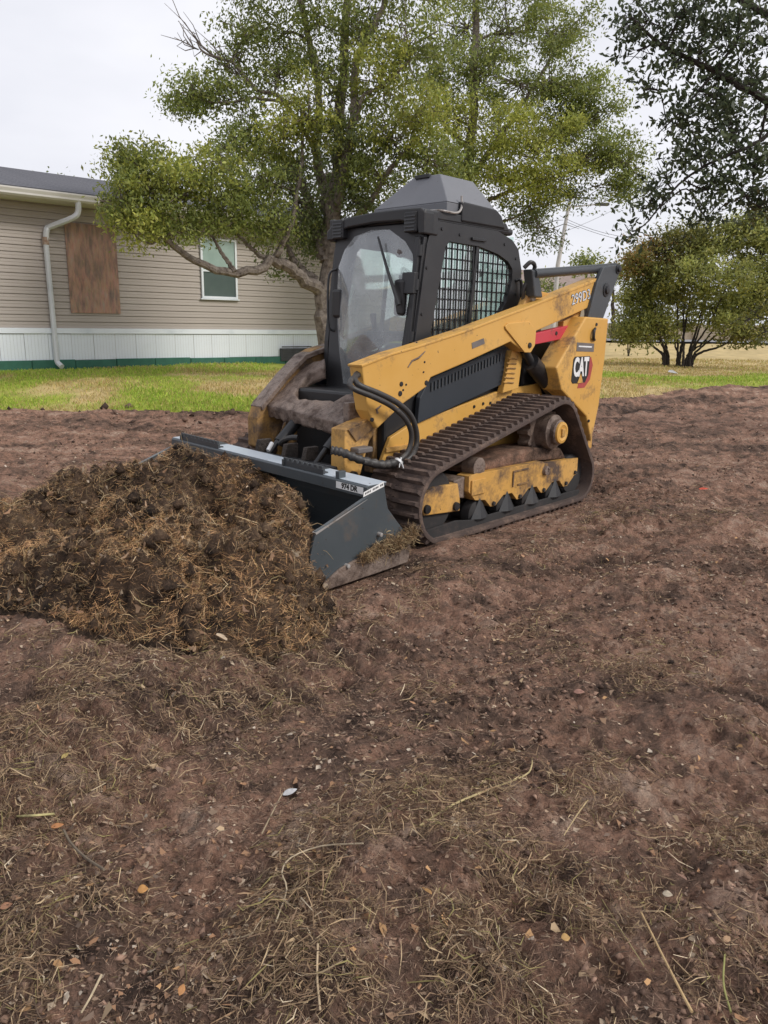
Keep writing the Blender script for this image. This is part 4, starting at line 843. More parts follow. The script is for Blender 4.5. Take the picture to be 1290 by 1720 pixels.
def pile_h(x, y):
    x = np.asarray(x, float); y = np.asarray(y, float); acc = 0
    for lx, ly, r, h in LUMPS:
        q = np.sqrt((x-lx)**2+(y-ly)**2)/r; acc = acc+(h*np.exp(-(q**3.4)*.75))**6
    z = acc**(1/6.0)*1.04
    z = z*(.80+.40*fbm(x*4.2, y*4.2, 101, 3))+(fbm(x*8, y*8, 103, 3)-.5)*.17*sstep(.04, .2, z)-(abs(fbm(x*14, y*14, 105, 2)-.5)-.1)*.16*sstep(.04, .2, z)+(fbm(x*26, y*26, 107, 2)-.5)*.06*sstep(.04, .2, z)
    pit = np.exp(-(((x-PIT[0])/.13)**2+((y-PIT[1])/.12)**2))*.16; z = z-pit
    pit = np.exp(-(((x-PIT2[0])/.10)**2+((y-PIT2[1])/.10)**2))*.10; z = z-pit
    mx, my = to_m(x, y)
    inb = sstep(.50, .60, mx)*1.0                       # kept off the bucket's back wall and outside its near side plate
    cap = .44+.30*sstep(.72, .9, mx)
    z = np.minimum(z, np.where(mx < .80, cap, 9))*inb
    outside = sstep(1.0, 1.03, my)*(1-sstep(1.20, 1.28, mx)); z = z*(1-outside)
    return z
PIT = at_z(372, 880, .36); PIT2 = at_z(455, 1050, .08)
pxs = np.arange(-3.6, .35, .017); pys = np.arange(2.5, 6.2, .017)
PX, PY = np.meshgrid(pxs, pys); PH = pile_h(PX, PY); PZ = ground_h(PX, PY, False)-.03+PH*1.04
n1, n2 = len(pxs), len(pys); Vp = np.stack([PX, PY, PZ], -1).reshape(-1, 3); ii = (np.arange(n2-1)[:, None]*n1+np.arange(n1-1)[None]).reshape(-1); Fp = np.stack([ii, ii+1, ii+1+n1, ii+n1], 1)
km = PH.reshape(-1)[Fp].max(1) > .035; f = Fp[km]; u, inv = np.unique(f, return_inverse=True)
pile = empty('debris_heap', tuple(at_z(330, 930, 0)*np.array([1, 1, 0]))); prop(pile, 'big heap of brown grass clippings and soil pushed up by the bucket', 'debris heap')
PLOC = np.array(pile.location)
np_obj('soil_core', Vp[u]-PLOC, inv.reshape(f.shape), PILE_SOIL, pile, smooth=True)
def pile_z(x, y): return ground_h(x, y, False)-.03+pile_h(x, y)*1.04
n = 380000; qx = RNG.uniform(-3.5, .2, n); qy = RNG.uniform(2.6, 6.0, n); ph = pile_h(qx, qy); k = (ph > .045) & (RNG.random(n) < .35+.9*fbm(qx*3, qy*3, 111, 2)); qx = qx[k]; qy = qy[k]; n = len(qx)
z0 = pile_z(qx, qy); eps = .03; gxn = (pile_z(qx+eps, qy)-z0)/eps; gyn = (pile_z(qx, qy+eps)-z0)/eps
nrm = np.stack([-gxn, -gyn, np.ones(n)], 1); nrm /= np.linalg.norm(nrm, axis=1)[:, None]
ang = (fbm(qx*2.6, qy*2.6, 113, 2)*4*math.pi)+RNG.normal(size=n)*.7
t1 = np.stack([np.cos(ang), np.sin(ang), np.zeros(n)], 1); t1 -= nrm*(t1*nrm).sum(1)[:, None]
dirn = t1+nrm*RNG.normal(size=(n, 1))*np.where(RNG.random((n, 1)) < .3, .8, .3)
ln_ = .012+.045*RNG.random(n)**1.8; warm = sstep(.42, .60, fbm(qx*2.6+4, qy*2.6, 117, 3)+.13*sstep(-1.7, -.6, qx))
ta = pick_tints([(.20, .13, .075), (.27, .18, .10), (.34, .245, .14), (.145, .097, .06), (.44, .33, .21), (.18, .15, .065)], n, .22, [.29, .26, .13, .21, .05, .06]); tb_ = pick_tints([(.085, .058, .038), (.12, .082, .055), (.06, .042, .032), (.18, .13, .085)], n, .2, [.4, .3, .2, .1])
tint = np.where((RNG.random(n) < .28+.66*warm)[:, None], ta*np.array([[2.35, 2.05, 1.75]])*(.65+.7*RNG.random((n, 1))), tb_*(.7+.8*RNG.random((n, 1))))
S = ribbons(np.stack([qx, qy, z0], 1)+nrm*(RNG.random((n, 1))*.035+.002), dirn, ln_, .0012+.0019*RNG.random(n), tint, 1, .2)
nl = 900; i = RNG.integers(0, n, nl)
S2 = ribbons(np.stack([qx, qy, z0], 1)[i]+nrm[i]*.03, t1[i]+nrm[i]*RNG.random((nl, 1))*.7, .06+.14*RNG.random(nl)**1.6, .0018+.0022*RNG.random(nl), pick_tints([(.55, .42, .25), (.46, .33, .18), (.36, .28, .14)], nl, .2), 3, .4)
nl = 520; i = RNG.integers(0, n, nl)
S3 = ribbons(np.stack([qx, qy, z0], 1)[i]+nrm[i]*.03, t1[i]+nrm[i]*RNG.normal(size=(nl, 1))*.4, .025+.03*RNG.random(nl), .010+.012*RNG.random(nl), pick_tints([(.27, .16, .095), (.33, .22, .14), (.20, .125, .08), (.40, .31, .22)], nl, .2), 2, .4)
S3 = (S3[0], S3[1], S3[2])
for nm, st in (('matted_clippings', S), ('long_straw', S2), ('leaf_scraps', S3)): o = np_obj(nm, st[0]-PLOC, st[1], STRAW, pile, st[2]); prop(o, kind='stuff')
nl = 1500; i = RNG.integers(0, n, nl); rr = .010+.038*RNG.random(nl)**2; ov = np.array([(1, 0, 0), (-1, 0, 0), (0, 1, 0), (0, -1, 0), (0, 0, 1), (0, 0, -1), (.7, .7, .3), (-.7, -.6, .4)], float)
lumps_c = np.stack([qx, qy, z0], 1)[i]+nrm[i]*rr[:, None]*.35
nk = 260000; j = RNG.integers(0, nl, nk//4); jj = RNG.normal(size=(len(j), 3)); jj /= np.linalg.norm(jj, axis=1)[:, None]; pos_ = lumps_c[j]+jj*rr[j][:, None]*np.array([[1.2, 1.2, .8]])
S4 = ribbons(pos_, np.cross(jj, RNG.normal(size=jj.shape))+jj*.4, .012+.03*RNG.random(len(j)), .0014+.0018*RNG.random(len(j)), pick_tints([(.54, .37, .20), (.42, .28, .155), (.26, .17, .10), (.64, .49, .31), (.13, .088, .06)], len(j), .2, [.28, .26, .20, .12, .14]), 1, .2)
o = np_obj('sod_tufts', S4[0]-PLOC, S4[1], STRAW, pile, S4[2]); prop(o, kind='stuff')
octv0 = np.array([(1, 0, 0), (-1, 0, 0), (0, 1, 0), (0, -1, 0), (0, 0, 1), (0, 0, -1)], float); octf0 = np.array([(0, 2, 4), (2, 1, 4), (1, 3, 4), (3, 0, 4), (2, 0, 5), (1, 2, 5), (3, 1, 5), (0, 3, 5)])
Vl = octv0[None]*(rr[:, None, None]*(.6+.7*RNG.random((nl, 6, 1))))+lumps_c[:, None]-PLOC
o = np_obj('sod_lumps', Vl.reshape(-1, 3), ((np.arange(nl)*6)[:, None, None]+octf0[None]).reshape(-1, 3), PILE_SOIL, pile); prop(o, kind='stuff')
# tuft caught on the bucket's wear plate
n = 1500; ci = RNG.integers(0, 6, n); bxm = np.array([.40, .45, .53, .60, .70, .79])[ci]+RNG.normal(size=n)*.03; bt = RNG.normal(size=n)*np.array([.022, .03, .022, .03, .018, .012])[ci]; bzm = np.array([.18, .165, .14, .155, .14, .12])[ci]+bt; bym = BW+.010+RNG.random(n)*.035
w = MO[None]+bxm[:, None]*MF+bym[:, None]*ML; w[:, 2] = bzm+.0
S = ribbons(w, RNG.normal(size=(n, 3)), .03+.06*RNG.random(n), .002+.003*RNG.random(n), pick_tints([(.26, .17, .09), (.33, .22, .12), (.12, .08, .05), (.42, .32, .18)], n, .2), 2, .4)
c0 = w.mean(0); o = np_obj('clipping_tuft', S[0]-c0, S[1], STRAW, None, S[2], loc=tuple(c0)); prop(o, 'tuft of brown clippings caught on the bucket side plate', 'clippings', kind='stuff')

# ------------------------------------------------------------------ trees
def leaf_cards(cent, size, tint, droop=.5, aspect=.42):
    n = len(cent); d = RNG.normal(size=(n, 3)); d[:, 2] -= droop; d /= np.linalg.norm(d, axis=1)[:, None]
    s = np.cross(d, RNG.normal(size=(n, 3))); s /= np.linalg.norm(s, axis=1)[:, None]; nr = np.cross(d, s); L = size[:, None]
    V = np.stack([cent-d*L*.5, cent-s*L*aspect*.5+nr*L*.07-d*L*.05, cent+d*L*.5, cent+s*L*aspect*.5+nr*L*.07-d*L*.05], 1).reshape(-1, 3)
    F = (np.arange(n)*4)[:, None]+np.arange(4)[None]; return V, F, np.repeat(tint, 4, 0)
def make_tree(name, label, base, limbs, clumps, pal, bark, leaf, nsub, per, subr, droop=.5, group=None, cat='tree', twig_r=.008, bare=(), var=.13, aspect=.42):
    base = np.array(base, float); root = empty(name, tuple(base)); prop(root, label, cat, group)
    mb = MB(); skel = []
    for pts, r0, r1 in limbs:
        P_ = smooth_path(pts, 30); t = np.linspace(0, 1, len(P_)); jit = RNG.normal(size=P_.shape)*.35*(r0*(1-t)+r1*t)[:, None]; jit[0] = 0
        P_ = P_+jit*.5; rr = (r0+(r1-r0)*t**.8)*.84; mb.tube(P_-base, rr, 9 if r0 > .06 else 6); skel.append((P_, rr))
    SK = np.vstack([s[0] for s in skel]); SR = np.concatenate([s[1] for s in skel])
    Ls = []; Ts = []; Zs = []; tw = MB()
    for c in clumps:
        cc, rad, wgt, pi = np.array(c[0]), np.array(c[1]), c[2], c[3]
        dd = np.linalg.norm(SK-cc, axis=1)+.8*np.maximum(0, SK[:, 2]-cc[2]); j = int(np.argmin(dd)); a = SK[j]; mid = (a+cc)/2+RNG.normal(size=3)*.12*np.linalg.norm(cc-a)+np.array([0, 0, .06])*np.linalg.norm(cc-a)
        P_ = smooth_path([a, mid, cc], 10); r0 = min(SR[j]*.6, .012+.012*np.linalg.norm(cc-a)+.01); tw.tube(P_-base, np.linspace(r0, .010, len(P_)), 5)
        ns = max(3, int(nsub*wgt)); u = RNG.normal(size=(ns, 3)); u /= np.linalg.norm(u, axis=1)[:, None]; sc = cc+u*rad*(RNG.random((ns, 1))**.45)
        for q in sc:
            s0 = P_[RNG.integers(len(P_)//2, len(P_))]; m_ = (s0+q)/2+RNG.normal(size=3)*.08; tw.tube(np.array([s0, m_, q])-base, [twig_r*1.5, twig_r, twig_r*.5], 4, False)
            k = max(4, int(per*(.5+RNG.random()))); sr = subr*(.6+.8*RNG.random())
            L = q+np.clip(RNG.normal(size=(k, 3)), -1.7, 1.7)*np.array([sr, sr, sr*.62]); Ls.append(L); bt = 1+RNG.normal()*.16
            Ts.append(pick_tints(pal[pi], k, var)*bt)
    for b in bare:                                            # leafless twigs
        a, cc, kk, ll = np.array(b[0]), np.array(b[1]), b[2], b[3]
        for _ in range(kk):
            t = RNG.random(); s0 = a*(1-t)+cc*t; d = (cc-a)/np.linalg.norm(cc-a)*1.2+RNG.normal(size=3)*.5+np.array([0, 0, .3]); q = s0+d*ll*(.4+.6*RNG.random()); tw.tube(np.array([s0, (s0+q)/2+RNG.normal(size=3)*.05, q])-base, [.009, .007, .003], 4, False)
    tr = mb.build('trunk', bark, root, 0, True); prop(tw.build('branches', bark, root, 0, True), kind='stuff')
    L = np.vstack(Ls); T = np.clip(np.vstack(Ts), .005, .9); sz = leaf*(.65+.7*RNG.random(len(L)))
    V_, F_, T_ = leaf_cards(L, sz, T, droop, aspect); o = np_obj('crown', V_-base, F_, LEAF, root, T_); print(name, len(L)); return root
def W(px, py, Y): return at(px, py, Y)
def clump(px, py, rx, ry, Y, w=1.0, pi=0, rd=None):
    s = Y/FPX*1.03; return (at(px, py, Y), (rx*s, (rd if rd else max(rx, ry)*1.1*s), ry*s), w, pi)
GREENS = [[(.22, .265, .07), (.26, .30, .08), (.32, .345, .09), (.18, .22, .062)],
          [(.33, .365, .075), (.39, .41, .085), (.44, .435, .10), (.29, .33, .07)],
          [(.17, .21, .08), (.21, .245, .09), (.15, .185, .075)]]
TY = 13.2
tb0 = at(556, 612, TY); tb0[2] = float(base_h(tb0[0], TY))-.1
limbs = [([tb0, W(552, 560, TY), W(548, 520, TY), W(545, 480, TY), W(552, 440, TY), W(556, 400, TY), W(556, 350, TY), W(565, 290, TY+.1), W(566, 230, TY+.2), W(575, 120, TY+.3), W(585, 30, TY+.4), W(590, -80, TY+.5)], .21, .07),
         ([W(546, 505, TY), W(532, 482, TY-.1), W(505, 468, TY-.3), W(480, 448, TY-.5), W(462, 437, TY-.6), W(430, 452, TY-.8), W(380, 458, TY-1.0), W(330, 438, TY-1.2), W(290, 412, TY-1.4), W(272, 388, TY-1.5), W(255, 350, TY-1.5)], .15, .035),
         ([W(272, 388, TY-1.5), W(258, 408, TY-1.6), W(235, 402, TY-1.7), W(205, 375, TY-1.8)], .03, .01),
         ([W(455, 440, TY-.6), W(430, 425, TY-.7), W(405, 400, TY-.8), W(380, 370, TY-.8), W(350, 340, TY-.9)], .06, .015),
         ([W(395, 457, TY-1.0), W(375, 428, TY-1.0), W(355, 395, TY-1.1), W(340, 360, TY-1.1)], .05, .012),
         ([W(462, 437, TY-.6), W(475, 410, TY-.6), W(490, 375, TY-.6), W(500, 320, TY-.5), W(508, 250, TY-.4), W(505, 180, TY-.3)], .07, .02),
         ([W(530, 470, TY), W(505, 450, TY-.1), W(490, 432, TY-.2), W(482, 405, TY-.2)], .09, .05),
         ([W(548, 440, TY), W(530, 380, TY+.2), W(515, 330, TY+.4), W(495, 290, TY+.5), W(470, 250, TY+.5)], .13, .05),
         ([W(552, 420, TY), W(545, 330, TY+.3), W(530, 250, TY+.4), W(535, 180, TY+.6), W(520, 70, TY+.8), W(500, -20, TY+.9)], .12, .05),
         ([W(560, 380, TY), W(575, 300, TY-.2), W(592, 200, TY-.3), W(600, 100, TY-.2), W(640, 20, TY-.2), W(660, -60, TY)], .11, .04),
         ([W(570, 270, TY), W(600, 195, TY-.5), W(612, 160, TY-.6), W(640, 145, TY-.6), W(690, 100, TY-.6)], .05, .02),
         ([W(530, 250, TY+.3), W(470, 165, TY+.2), W(430, 150, TY+.1), W(390, 105, TY), W(345, 90, TY-.1), W(330, 70, TY-.1)], .05, .015),
         ([W(500, 175, TY+.2), W(430, 165, TY), W(390, 172, TY-.1), W(345, 170, TY-.2), W(320, 160, TY-.2)], .035, .012),
         ([W(566, 400, TY), W(620, 340, TY-.3), W(650, 290, TY-.4), W(690, 240, TY-.5), W(700, 180, TY-.5)], .07, .025)]
cl = [clump(*a) for a in [(205, 330, 45, 50, TY-1.7, .9, 0), (250, 300, 60, 40, TY-1.5, 1, 1), (230, 265, 35, 25, TY-1.5, .6, 0), (300, 330, 60, 60, TY-1.3, 1, 0), (345, 290, 60, 50, TY-1.1, 1, 1), (390, 330, 60, 55, TY-1, 1, 0), (370, 372, 50, 22, TY-1, .4, 0), (440, 300, 60, 60, TY-.6, 1, 0), (455, 370, 55, 45, TY-.6, .9, 0), (500, 340, 50, 60, TY-.3, .9, 2), (230, 380, 45, 25, TY-1.7, .6, 1), (300, 385, 50, 25, TY-1.4, .5, 0),
     (325, 155, 38, 32, TY-.2, .7, 0), (310, 175, 25, 25, TY-.2, .4, 0), (370, 150, 40, 25, TY, .4, 0), (385, 250, 40, 30, TY-.5, .6, 0), (420, 215, 50, 40, TY, .8, 0), (470, 230, 60, 45, TY-.2, .9, 1), (520, 200, 60, 60, TY-.4, 1, 1), (560, 150, 60, 60, TY, .9, 0),
     (420, 45, 50, 45, TY+.3, .7, 0), (400, 95, 40, 35, TY+.2, .5, 0), (470, 60, 60, 60, TY+.6, .7, 0), (470, 130, 55, 40, TY+.3, .6, 0), (540, 40, 60, 50, TY+.6, .7, 0), (610, 60, 60, 60, TY, .8, 0), (640, 140, 60, 60, TY-.5, .9, 1), (690, 80, 70, 70, TY-.4, 1, 0), (690, 200, 70, 60, TY-.6, 1, 1), (640, 230, 60, 60, TY-.4, .9, 0), (590, 260, 50, 50, TY-.2, .8, 2), (640, 300, 60, 40, TY-.3, .9, 0), (730, 270, 60, 40, TY-.5, .9, 0), (600, 340, 50, 40, TY, .8, 2), (530, 400, 40, 50, TY+.3, .8, 2), (480, 440, 30, 30, TY+.2, .3, 2),
     (560, -60, 120, 70, TY+.4, 1.6, 0), (450, -50, 70, 60, TY+.4, .8, 0), (700, -40, 100, 60, TY, 1.4, 0), (560, 300, 60, 60, TY+1, .8, 2), (500, 280, 60, 50, TY+1, .8, 2)]]
bare = [(W(430, 150, TY+.1), W(330, 70, TY-.1), 22, .5), (W(345, 90, TY), W(310, 70, TY), 9, .3), (W(430, 165, TY), W(345, 170, TY), 12, .35)]
make_tree('broadleaf_tree', 'leaning many limbed tree behind the cab, its low limb reaching across the house', tb0, limbs, cl, GREENS, BARK, .066, 26, 92, .15, .6, cat='tree', bare=bare)
TY = 17.5
t2 = at(790, 600, TY); t2[2] = float(base_h(t2[0], TY))-.1
limbs = [([t2, W(790, 500, TY), W(792, 420, TY), W(788, 340, TY), W(790, 260, TY), W(795, 160, TY), W(800, 40, TY), W(800, -80, TY)], .22, .07),
         ([W(790, 300, TY), W(840, 230, TY), W(880, 170, TY), W(930, 90, TY)], .09, .03), ([W(792, 350, TY), W(860, 320, TY-.2), W(930, 300, TY-.4), W(1000, 270, TY-.4)], .07, .02), ([W(790, 380, TY), W(850, 370, TY), W(900, 350, TY), W(960, 335, TY)], .05, .012), ([W(790, 250, TY), W(740, 200, TY), W(720, 120, TY)], .08, .03)]
cl = [clump(*a) for a in [(770, 200, 80, 60, TY-.6, 1, 1), (840, 230, 80, 60, TY-.8, 1.2, 1), (900, 240, 70, 50, TY-.8, 1, 1), (800, 130, 80, 60, TY, 1, 0), (870, 140, 80, 60, TY, 1.1, 0), (930, 140, 70, 60, TY, 1, 0), (980, 150, 45, 50, TY, .8, 0), (1000, 190, 40, 25, TY, .5, 0), (860, 60, 80, 60, TY+.3, 1.1, 0), (930, 50, 60, 60, TY+.3, .9, 0), (780, 50, 80, 60, TY+.3, 1, 0), (850, 300, 70, 40, TY-.6, 1, 1), (920, 300, 60, 40, TY-.6, .9, 1), (980, 255, 50, 40, TY-.4, .9, 0), (1020, 260, 40, 40, TY-.3, .8, 0), (1055, 275, 22, 35, TY-.2, .5, 0), (950, 215, 50, 40, TY, .9, 0), (890, 345, 70, 25, TY, .6, 2), (960, 330, 50, 25, TY, .45, 2), (770, 290, 60, 50, TY, 1, 0), (740, 340, 50, 40, TY, .8, 2), (700, 330, 60, 40, TY, .8, 2), (910, 390, 40, 25, TY+.5, .25, 2), (880, -30, 110, 60, TY, 1.4, 0), (1035, 310, 30, 20, TY, .4, 0), (730, 130, 60, 70, TY, .9, 0)]]
make_tree('broadleaf_tree', 'yellow green tree behind the cab roof on the right', t2, limbs, cl, GREENS, BARK, .076, 28, 98, .18, .6, cat='tree', bare=[(W(850, 370, TY), W(930, 385, TY), 10, .45), (W(890, 350, TY), W(915, 400, TY), 6, .35)])
# oak overhanging from the right
OY = 8.0
ob = np.array([6.8, 9.2, 0.0]); OAK = [[(.075, .10, .05), (.10, .125, .06), (.13, .155, .08), (.06, .08, .042)], [(.06, .075, .025), (.085, .09, .03), (.10, .085, .03)]]
limbs = [([ob+np.array([0, 0, -.1]), ob+np.array([-.1, 0, 1.2]), ob+np.array([-.2, -.1, 2.4]), ob+np.array([-.5, -.2, 3.8]), ob+np.array([-.9, -.4, 5.2])], .3, .1),
         ([ob+np.array([-.2, -.1, 2.4]), W(1380, 200, OY), W(1290, 170, OY), W(1200, 120, OY), W(1120, 80, OY), W(1060, 30, OY)], .07, .012),
         ([W(1330, 190, OY), W(1270, 240, OY), W(1200, 270, OY), W(1140, 310, OY), W(1090, 370, OY), W(1050, 405, OY)], .03, .005), ([W(1290, 170, OY), W(1270, 270, OY), W(1262, 340, OY)], .022, .006), ([W(1200, 120, OY), W(1150, 180, OY), W(1100, 230, OY)], .02, .005), ([W(1400, 100, OY), W(1280, 20, OY), W(1180, -30, OY)], .06, .02)]
cl = [clump(*a) for a in [(1240, 60, 70, 60, OY, 1.4, 0), (1180, 80, 60, 60, OY, 1.1, 0), (1270, 140, 50, 60, OY, 1.1, 0), (1200, 160, 60, 50, OY, 1.2, 0), (1150, 200, 45, 40, OY, .8, 0), (1130, 110, 45, 40, OY, .6, 0), (1230, 220, 60, 45, OY, 1.2, 0), (1170, 260, 50, 35, OY, .9, 0), (1270, 270, 40, 45, OY, .8, 0), (1120, 300, 40, 28, OY, .55, 0), (1080, 150, 25, 25, OY, .25, 0), (1090, 30, 50, 30, OY, .7, 0), (1150, 20, 60, 40, OY, .9, 0), (1050, 40, 20, 18, OY, .25, 0), (1090, 345, 30, 20, OY, .35, 0), (1060, 395, 16, 12, OY, .2, 0), (1250, 330, 45, 35, OY, .8, 0), (1190, 320, 40, 30, OY, .55, 0), (1180, 360, 30, 20, OY, .3, 0), (1070, 85, 25, 25, OY, .25, 0), (1320, 100, 60, 80, OY, 1, 0), (1330, 250, 60, 80, OY, 1, 0), (1200, -40, 120, 50, OY, 1.4, 0), (1280, 350, 30, 40, OY, .5, 1)]]
make_tree('oak_tree', 'dark small leaved tree overhanging from the right edge', ob, limbs, cl, OAK, BARK_DARK, .066, 17, 27, .105, .3, cat='tree', twig_r=.0035, aspect=.45)
# bush on the right lawn
BY = 18.6
b0 = at(1142, 611, BY); b0[2] = float(base_h(b0[0], BY))-.05; BP = [[(.32, .345, .105), (.37, .39, .115), (.42, .41, .125), (.27, .295, .10)], [(.33, .27, .08), (.28, .25, .07), (.42, .24, .08), (.24, .24, .07)], [(.24, .22, .05), (.17, .17, .04), (.12, .13, .04)]]
limbs = []
for i, (px, py) in enumerate([(1060, 520), (1080, 470), (1110, 450), (1140, 430), (1170, 430), (1200, 440), (1235, 450), (1260, 490), (1280, 530), (1100, 520), (1150, 480), (1190, 490), (1220, 520), (1130, 540), (1080, 540)]):
    yy = BY+RNG.uniform(-.9, .9); st = b0+np.array([(px-1165)/120*.42+RNG.uniform(-.08, .08), RNG.uniform(-.25, .25), 0]); e_ = W(px, py, yy); mid = st*.5+e_*.5+np.array([0, 0, -.02]); limbs.append(([st, st+np.array([0, 0, .25])+(e_-st)*.08, mid, e_], .038+.024*RNG.random(), .014))
cl = [clump(*a) for a in [(1070, 450, 30, 25, BY, .6, 1), (1100, 425, 40, 30, BY, .8, 1), (1145, 405, 45, 30, BY, .9, 2), (1190, 410, 50, 35, BY, 1, 0), (1240, 400, 50, 40, BY, 1, 0), (1280, 420, 40, 50, BY, 1, 0), (1065, 495, 35, 35, BY, .8, 0), (1110, 475, 45, 35, BY-.4, 1, 2), (1160, 460, 50, 40, BY-.5, 1.1, 0), (1215, 465, 50, 40, BY-.5, 1.1, 0), (1270, 480, 45, 40, BY-.3, 1, 0), (1085, 530, 40, 30, BY, .8, 0), (1140, 515, 45, 26, BY+.3, .5, 0), (1200, 515, 45, 26, BY+.3, .5, 0), (1250, 525, 40, 30, BY, .8, 0), (1060, 545, 30, 20, BY, .4, 0), (1100, 560, 30, 18, BY, .35, 0), (1310, 460, 50, 60, BY, 1, 0), (1265, 385, 35, 25, BY, .7, 2), (1062, 560, 26, 18, BY-.3, .6, 0), (1095, 545, 30, 18, BY-.4, .45, 0), (1220, 540, 36, 18, BY-.4, .5, 0), (1255, 560, 36, 20, BY-.3, .7, 2), (1150, 540, 26, 12, BY+.8, .25, 0)]]
make_tree('spreading_shrub', 'many stemmed shrub with orange tinged top leaves on the right lawn', b0, limbs, cl, BP, BARK_DARK, .090, 27, 92, .17, .3, cat='shrub')
b1 = at(1300, 600, 15.5); b1[2] = float(base_h(b1[0], 15.5))-.05
make_tree('yellow_shrub', 'yellow leaved low shrub at the right edge beside the larger shrub', b1, [([b1, W(1298, 560, 15.5), W(1290, 520, 15.5)], .03, .012), ([b1, W(1310, 550, 15.5), W(1270, 530, 15.5)], .025, .01)], [clump(*a) for a in [(1270, 525, 28, 18, 15.5, .5, 2), (1250, 540, 20, 14, 15.5, .25, 2), (1285, 555, 20, 18, 15.5, .4, 2), (1300, 520, 30, 30, 15.5, .6, 2)]], BP, BARK_DARK, .08, 12, 26, .12, .3, cat='shrub')
b2 = at(1056, 592, 24); b2[2] = float(base_h(b2[0], 24))-.05
make_tree('small_shrub', 'thin small shrub standing behind the loader rear tower', b2, [([b2, W(1054, 575, 24), W(1050, 555, 24)], .03, .012), ([b2, W(1060, 575, 24), W(1066, 555, 24)], .03, .012)], [clump(*a) for a in [(1048, 555, 18, 18, 24, .5, 0), (1068, 558, 18, 16, 24, .5, 0), (1058, 540, 18, 16, 24, .5, 0)]], BP, BARK_DARK, .09, 10, 20, .14, .3, cat='shrub')
# trees far behind
for k, (px, py, Y, rx, ry, lab) in enumerate([(985, 440, 48, 18, 16, 'small far tree showing above the grey link bar'), (1030, 452, 46, 30, 20, 'far round tree between the link bar and the shrub'), (1235, 500, 44, 60, 50, 'far tree standing behind the large shrub'), (905, 475, 52, 30, 22, 'far tree behind the cab rear beside the pole'), (1090, 480, 50, 50, 40, 'far tree hidden behind the left of the large shrub')]):
    b3 = at(px, 565, Y); b3[2] = float(base_h(b3[0], Y))-.1; c_ = at(px, py, Y)
    make_tree('distant_tree', lab, b3, [([b3, b3*.5+c_*.5, c_], .2, .06)], [clump(px, py, rx, ry, Y, 1, 0), clump(px-rx*.5, py+ry*.5, rx*.6, ry*.6, Y, .6, 0), clump(px+rx*.5, py+ry*.4, rx*.6, ry*.6, Y, .6, 2)], GREENS, BARK_DARK, .22, 16, 26, .4, .3, group='trees far beyond the lawn', cat='tree')
for k, (bx, by, hh, lab) in enumerate([(-9.5, 27, 1.5, 'dark tree top just showing over the house roof')]):
    c_ = at(75, 318, by); b3 = np.array([c_[0], by, .5]); make_tree('distant_tree', lab, b3, [([b3, b3*.5+c_*.5, c_], .15, .05)], [clump(60, 316, 40, 14, by, .6, 2), clump(115, 318, 30, 12, by, .5, 2)], GREENS, BARK_DARK, .14, 14, 22, .3, .3, group='trees far beyond the lawn', cat='tree')
# bare twigs above the house roof
# ------------------------------------------------------------------ road, far buildings, lamp post, wires
rp = []
for x in np.linspace(-60, 90, 60): rp.append(x)
yr0, yr1 = 33.5, 40.0
Vr = []
for x in rp: Vr += [(x, yr0+.03*x, .0), (x, yr1+.03*x, .0)]
Vr = np.array(Vr); Vr[:, 2] = ground_h(Vr[:, 0], Vr[:, 1])+.09; nR = len(rp); Fr = np.array([(2*i, 2*i+2, 2*i+3, 2*i+1) for i in range(nR-1)])
o = np_obj('road', Vr, Fr, ASPHALT); prop(o, 'pale grey road beyond the right lawn', 'road', kind='structure')
def far_building(name, label, px0, px1, pyt, Y, h_roof, wall, roofm, depth=6, gap=0):
    a = at(px0, 560, Y); b = at(px1, 560, Y); zt = at((px0+px1)/2, pyt, Y)[2]; z0 = float(base_h(a[0], Y))-.2; r = empty(name, (a[0], Y, z0)); prop(r, label, 'building')
    w_ = b[0]-a[0]; MB().box(0, w_, 0, depth, 0, zt-z0).build('wall', wall, r)
    if h_roof: MB().add([(-.3, -.3, zt-z0), (w_+.3, -.3, zt-z0), (w_+.3, depth/2, zt-z0+h_roof), (-.3, depth/2, zt-z0+h_roof), (w_+.3, depth+.3, zt-z0), (-.3, depth+.3, zt-z0)], [(0, 1, 2, 3), (3, 2, 4, 5), (0, 3, 5), (1, 4, 2), (0, 5, 4, 1)]).build('roof', roofm, r)
    return r, w_, zt-z0
r, w_, h_ = far_building('far_house', 'tan roofed far house seen under the grey link bar', 880, 1000, 500, 55, 2.0, FARWALL, FARROOF)
for x in (.9, 2.7, 4.2): MB().box(x, x+.8, -.04, -.001, 1.1, 2.2).build('window', PANE, r)
r, w_, h_ = far_building('far_wall', 'long beige wall across the road at the right edge', 1000, 1500, 546, 46, 0, FARWALL, FARROOF, .3)
for i in range(9): MB().box(i*w_/9-.1, i*w_/9+.1, -.08, -.001, 0, h_+.05).build('pier', FARWALL, r)
p0 = at(925, 600, 30); p0[2] = float(base_h(p0[0], 30))-.2; p1 = at(937, 445, 30); p2 = at(956, 342, 30)
pole = empty('street_light', tuple(p0)); prop(pole, 'tall leaning grey street light pole behind the loader', 'street light')
MB().tube([np.zeros(3), p1-p0, p2-p0], [.10, .08, .06], 10).build('pole', CONC, pole, 0, True)
arm_e = at(1002, 343, 30)
MB().tube(smooth_path([p2-p0-np.array([0, 0, .12]), at(975, 346, 30)-p0, arm_e-p0], 14), .025, 8).build('bracket_arm', CONC, pole, 0, True)
MB().box(-.05, .45, -.09, .09, -.05, .05).build('lamp_head', VENTM, pole, .02).location = tuple(arm_e-p0)
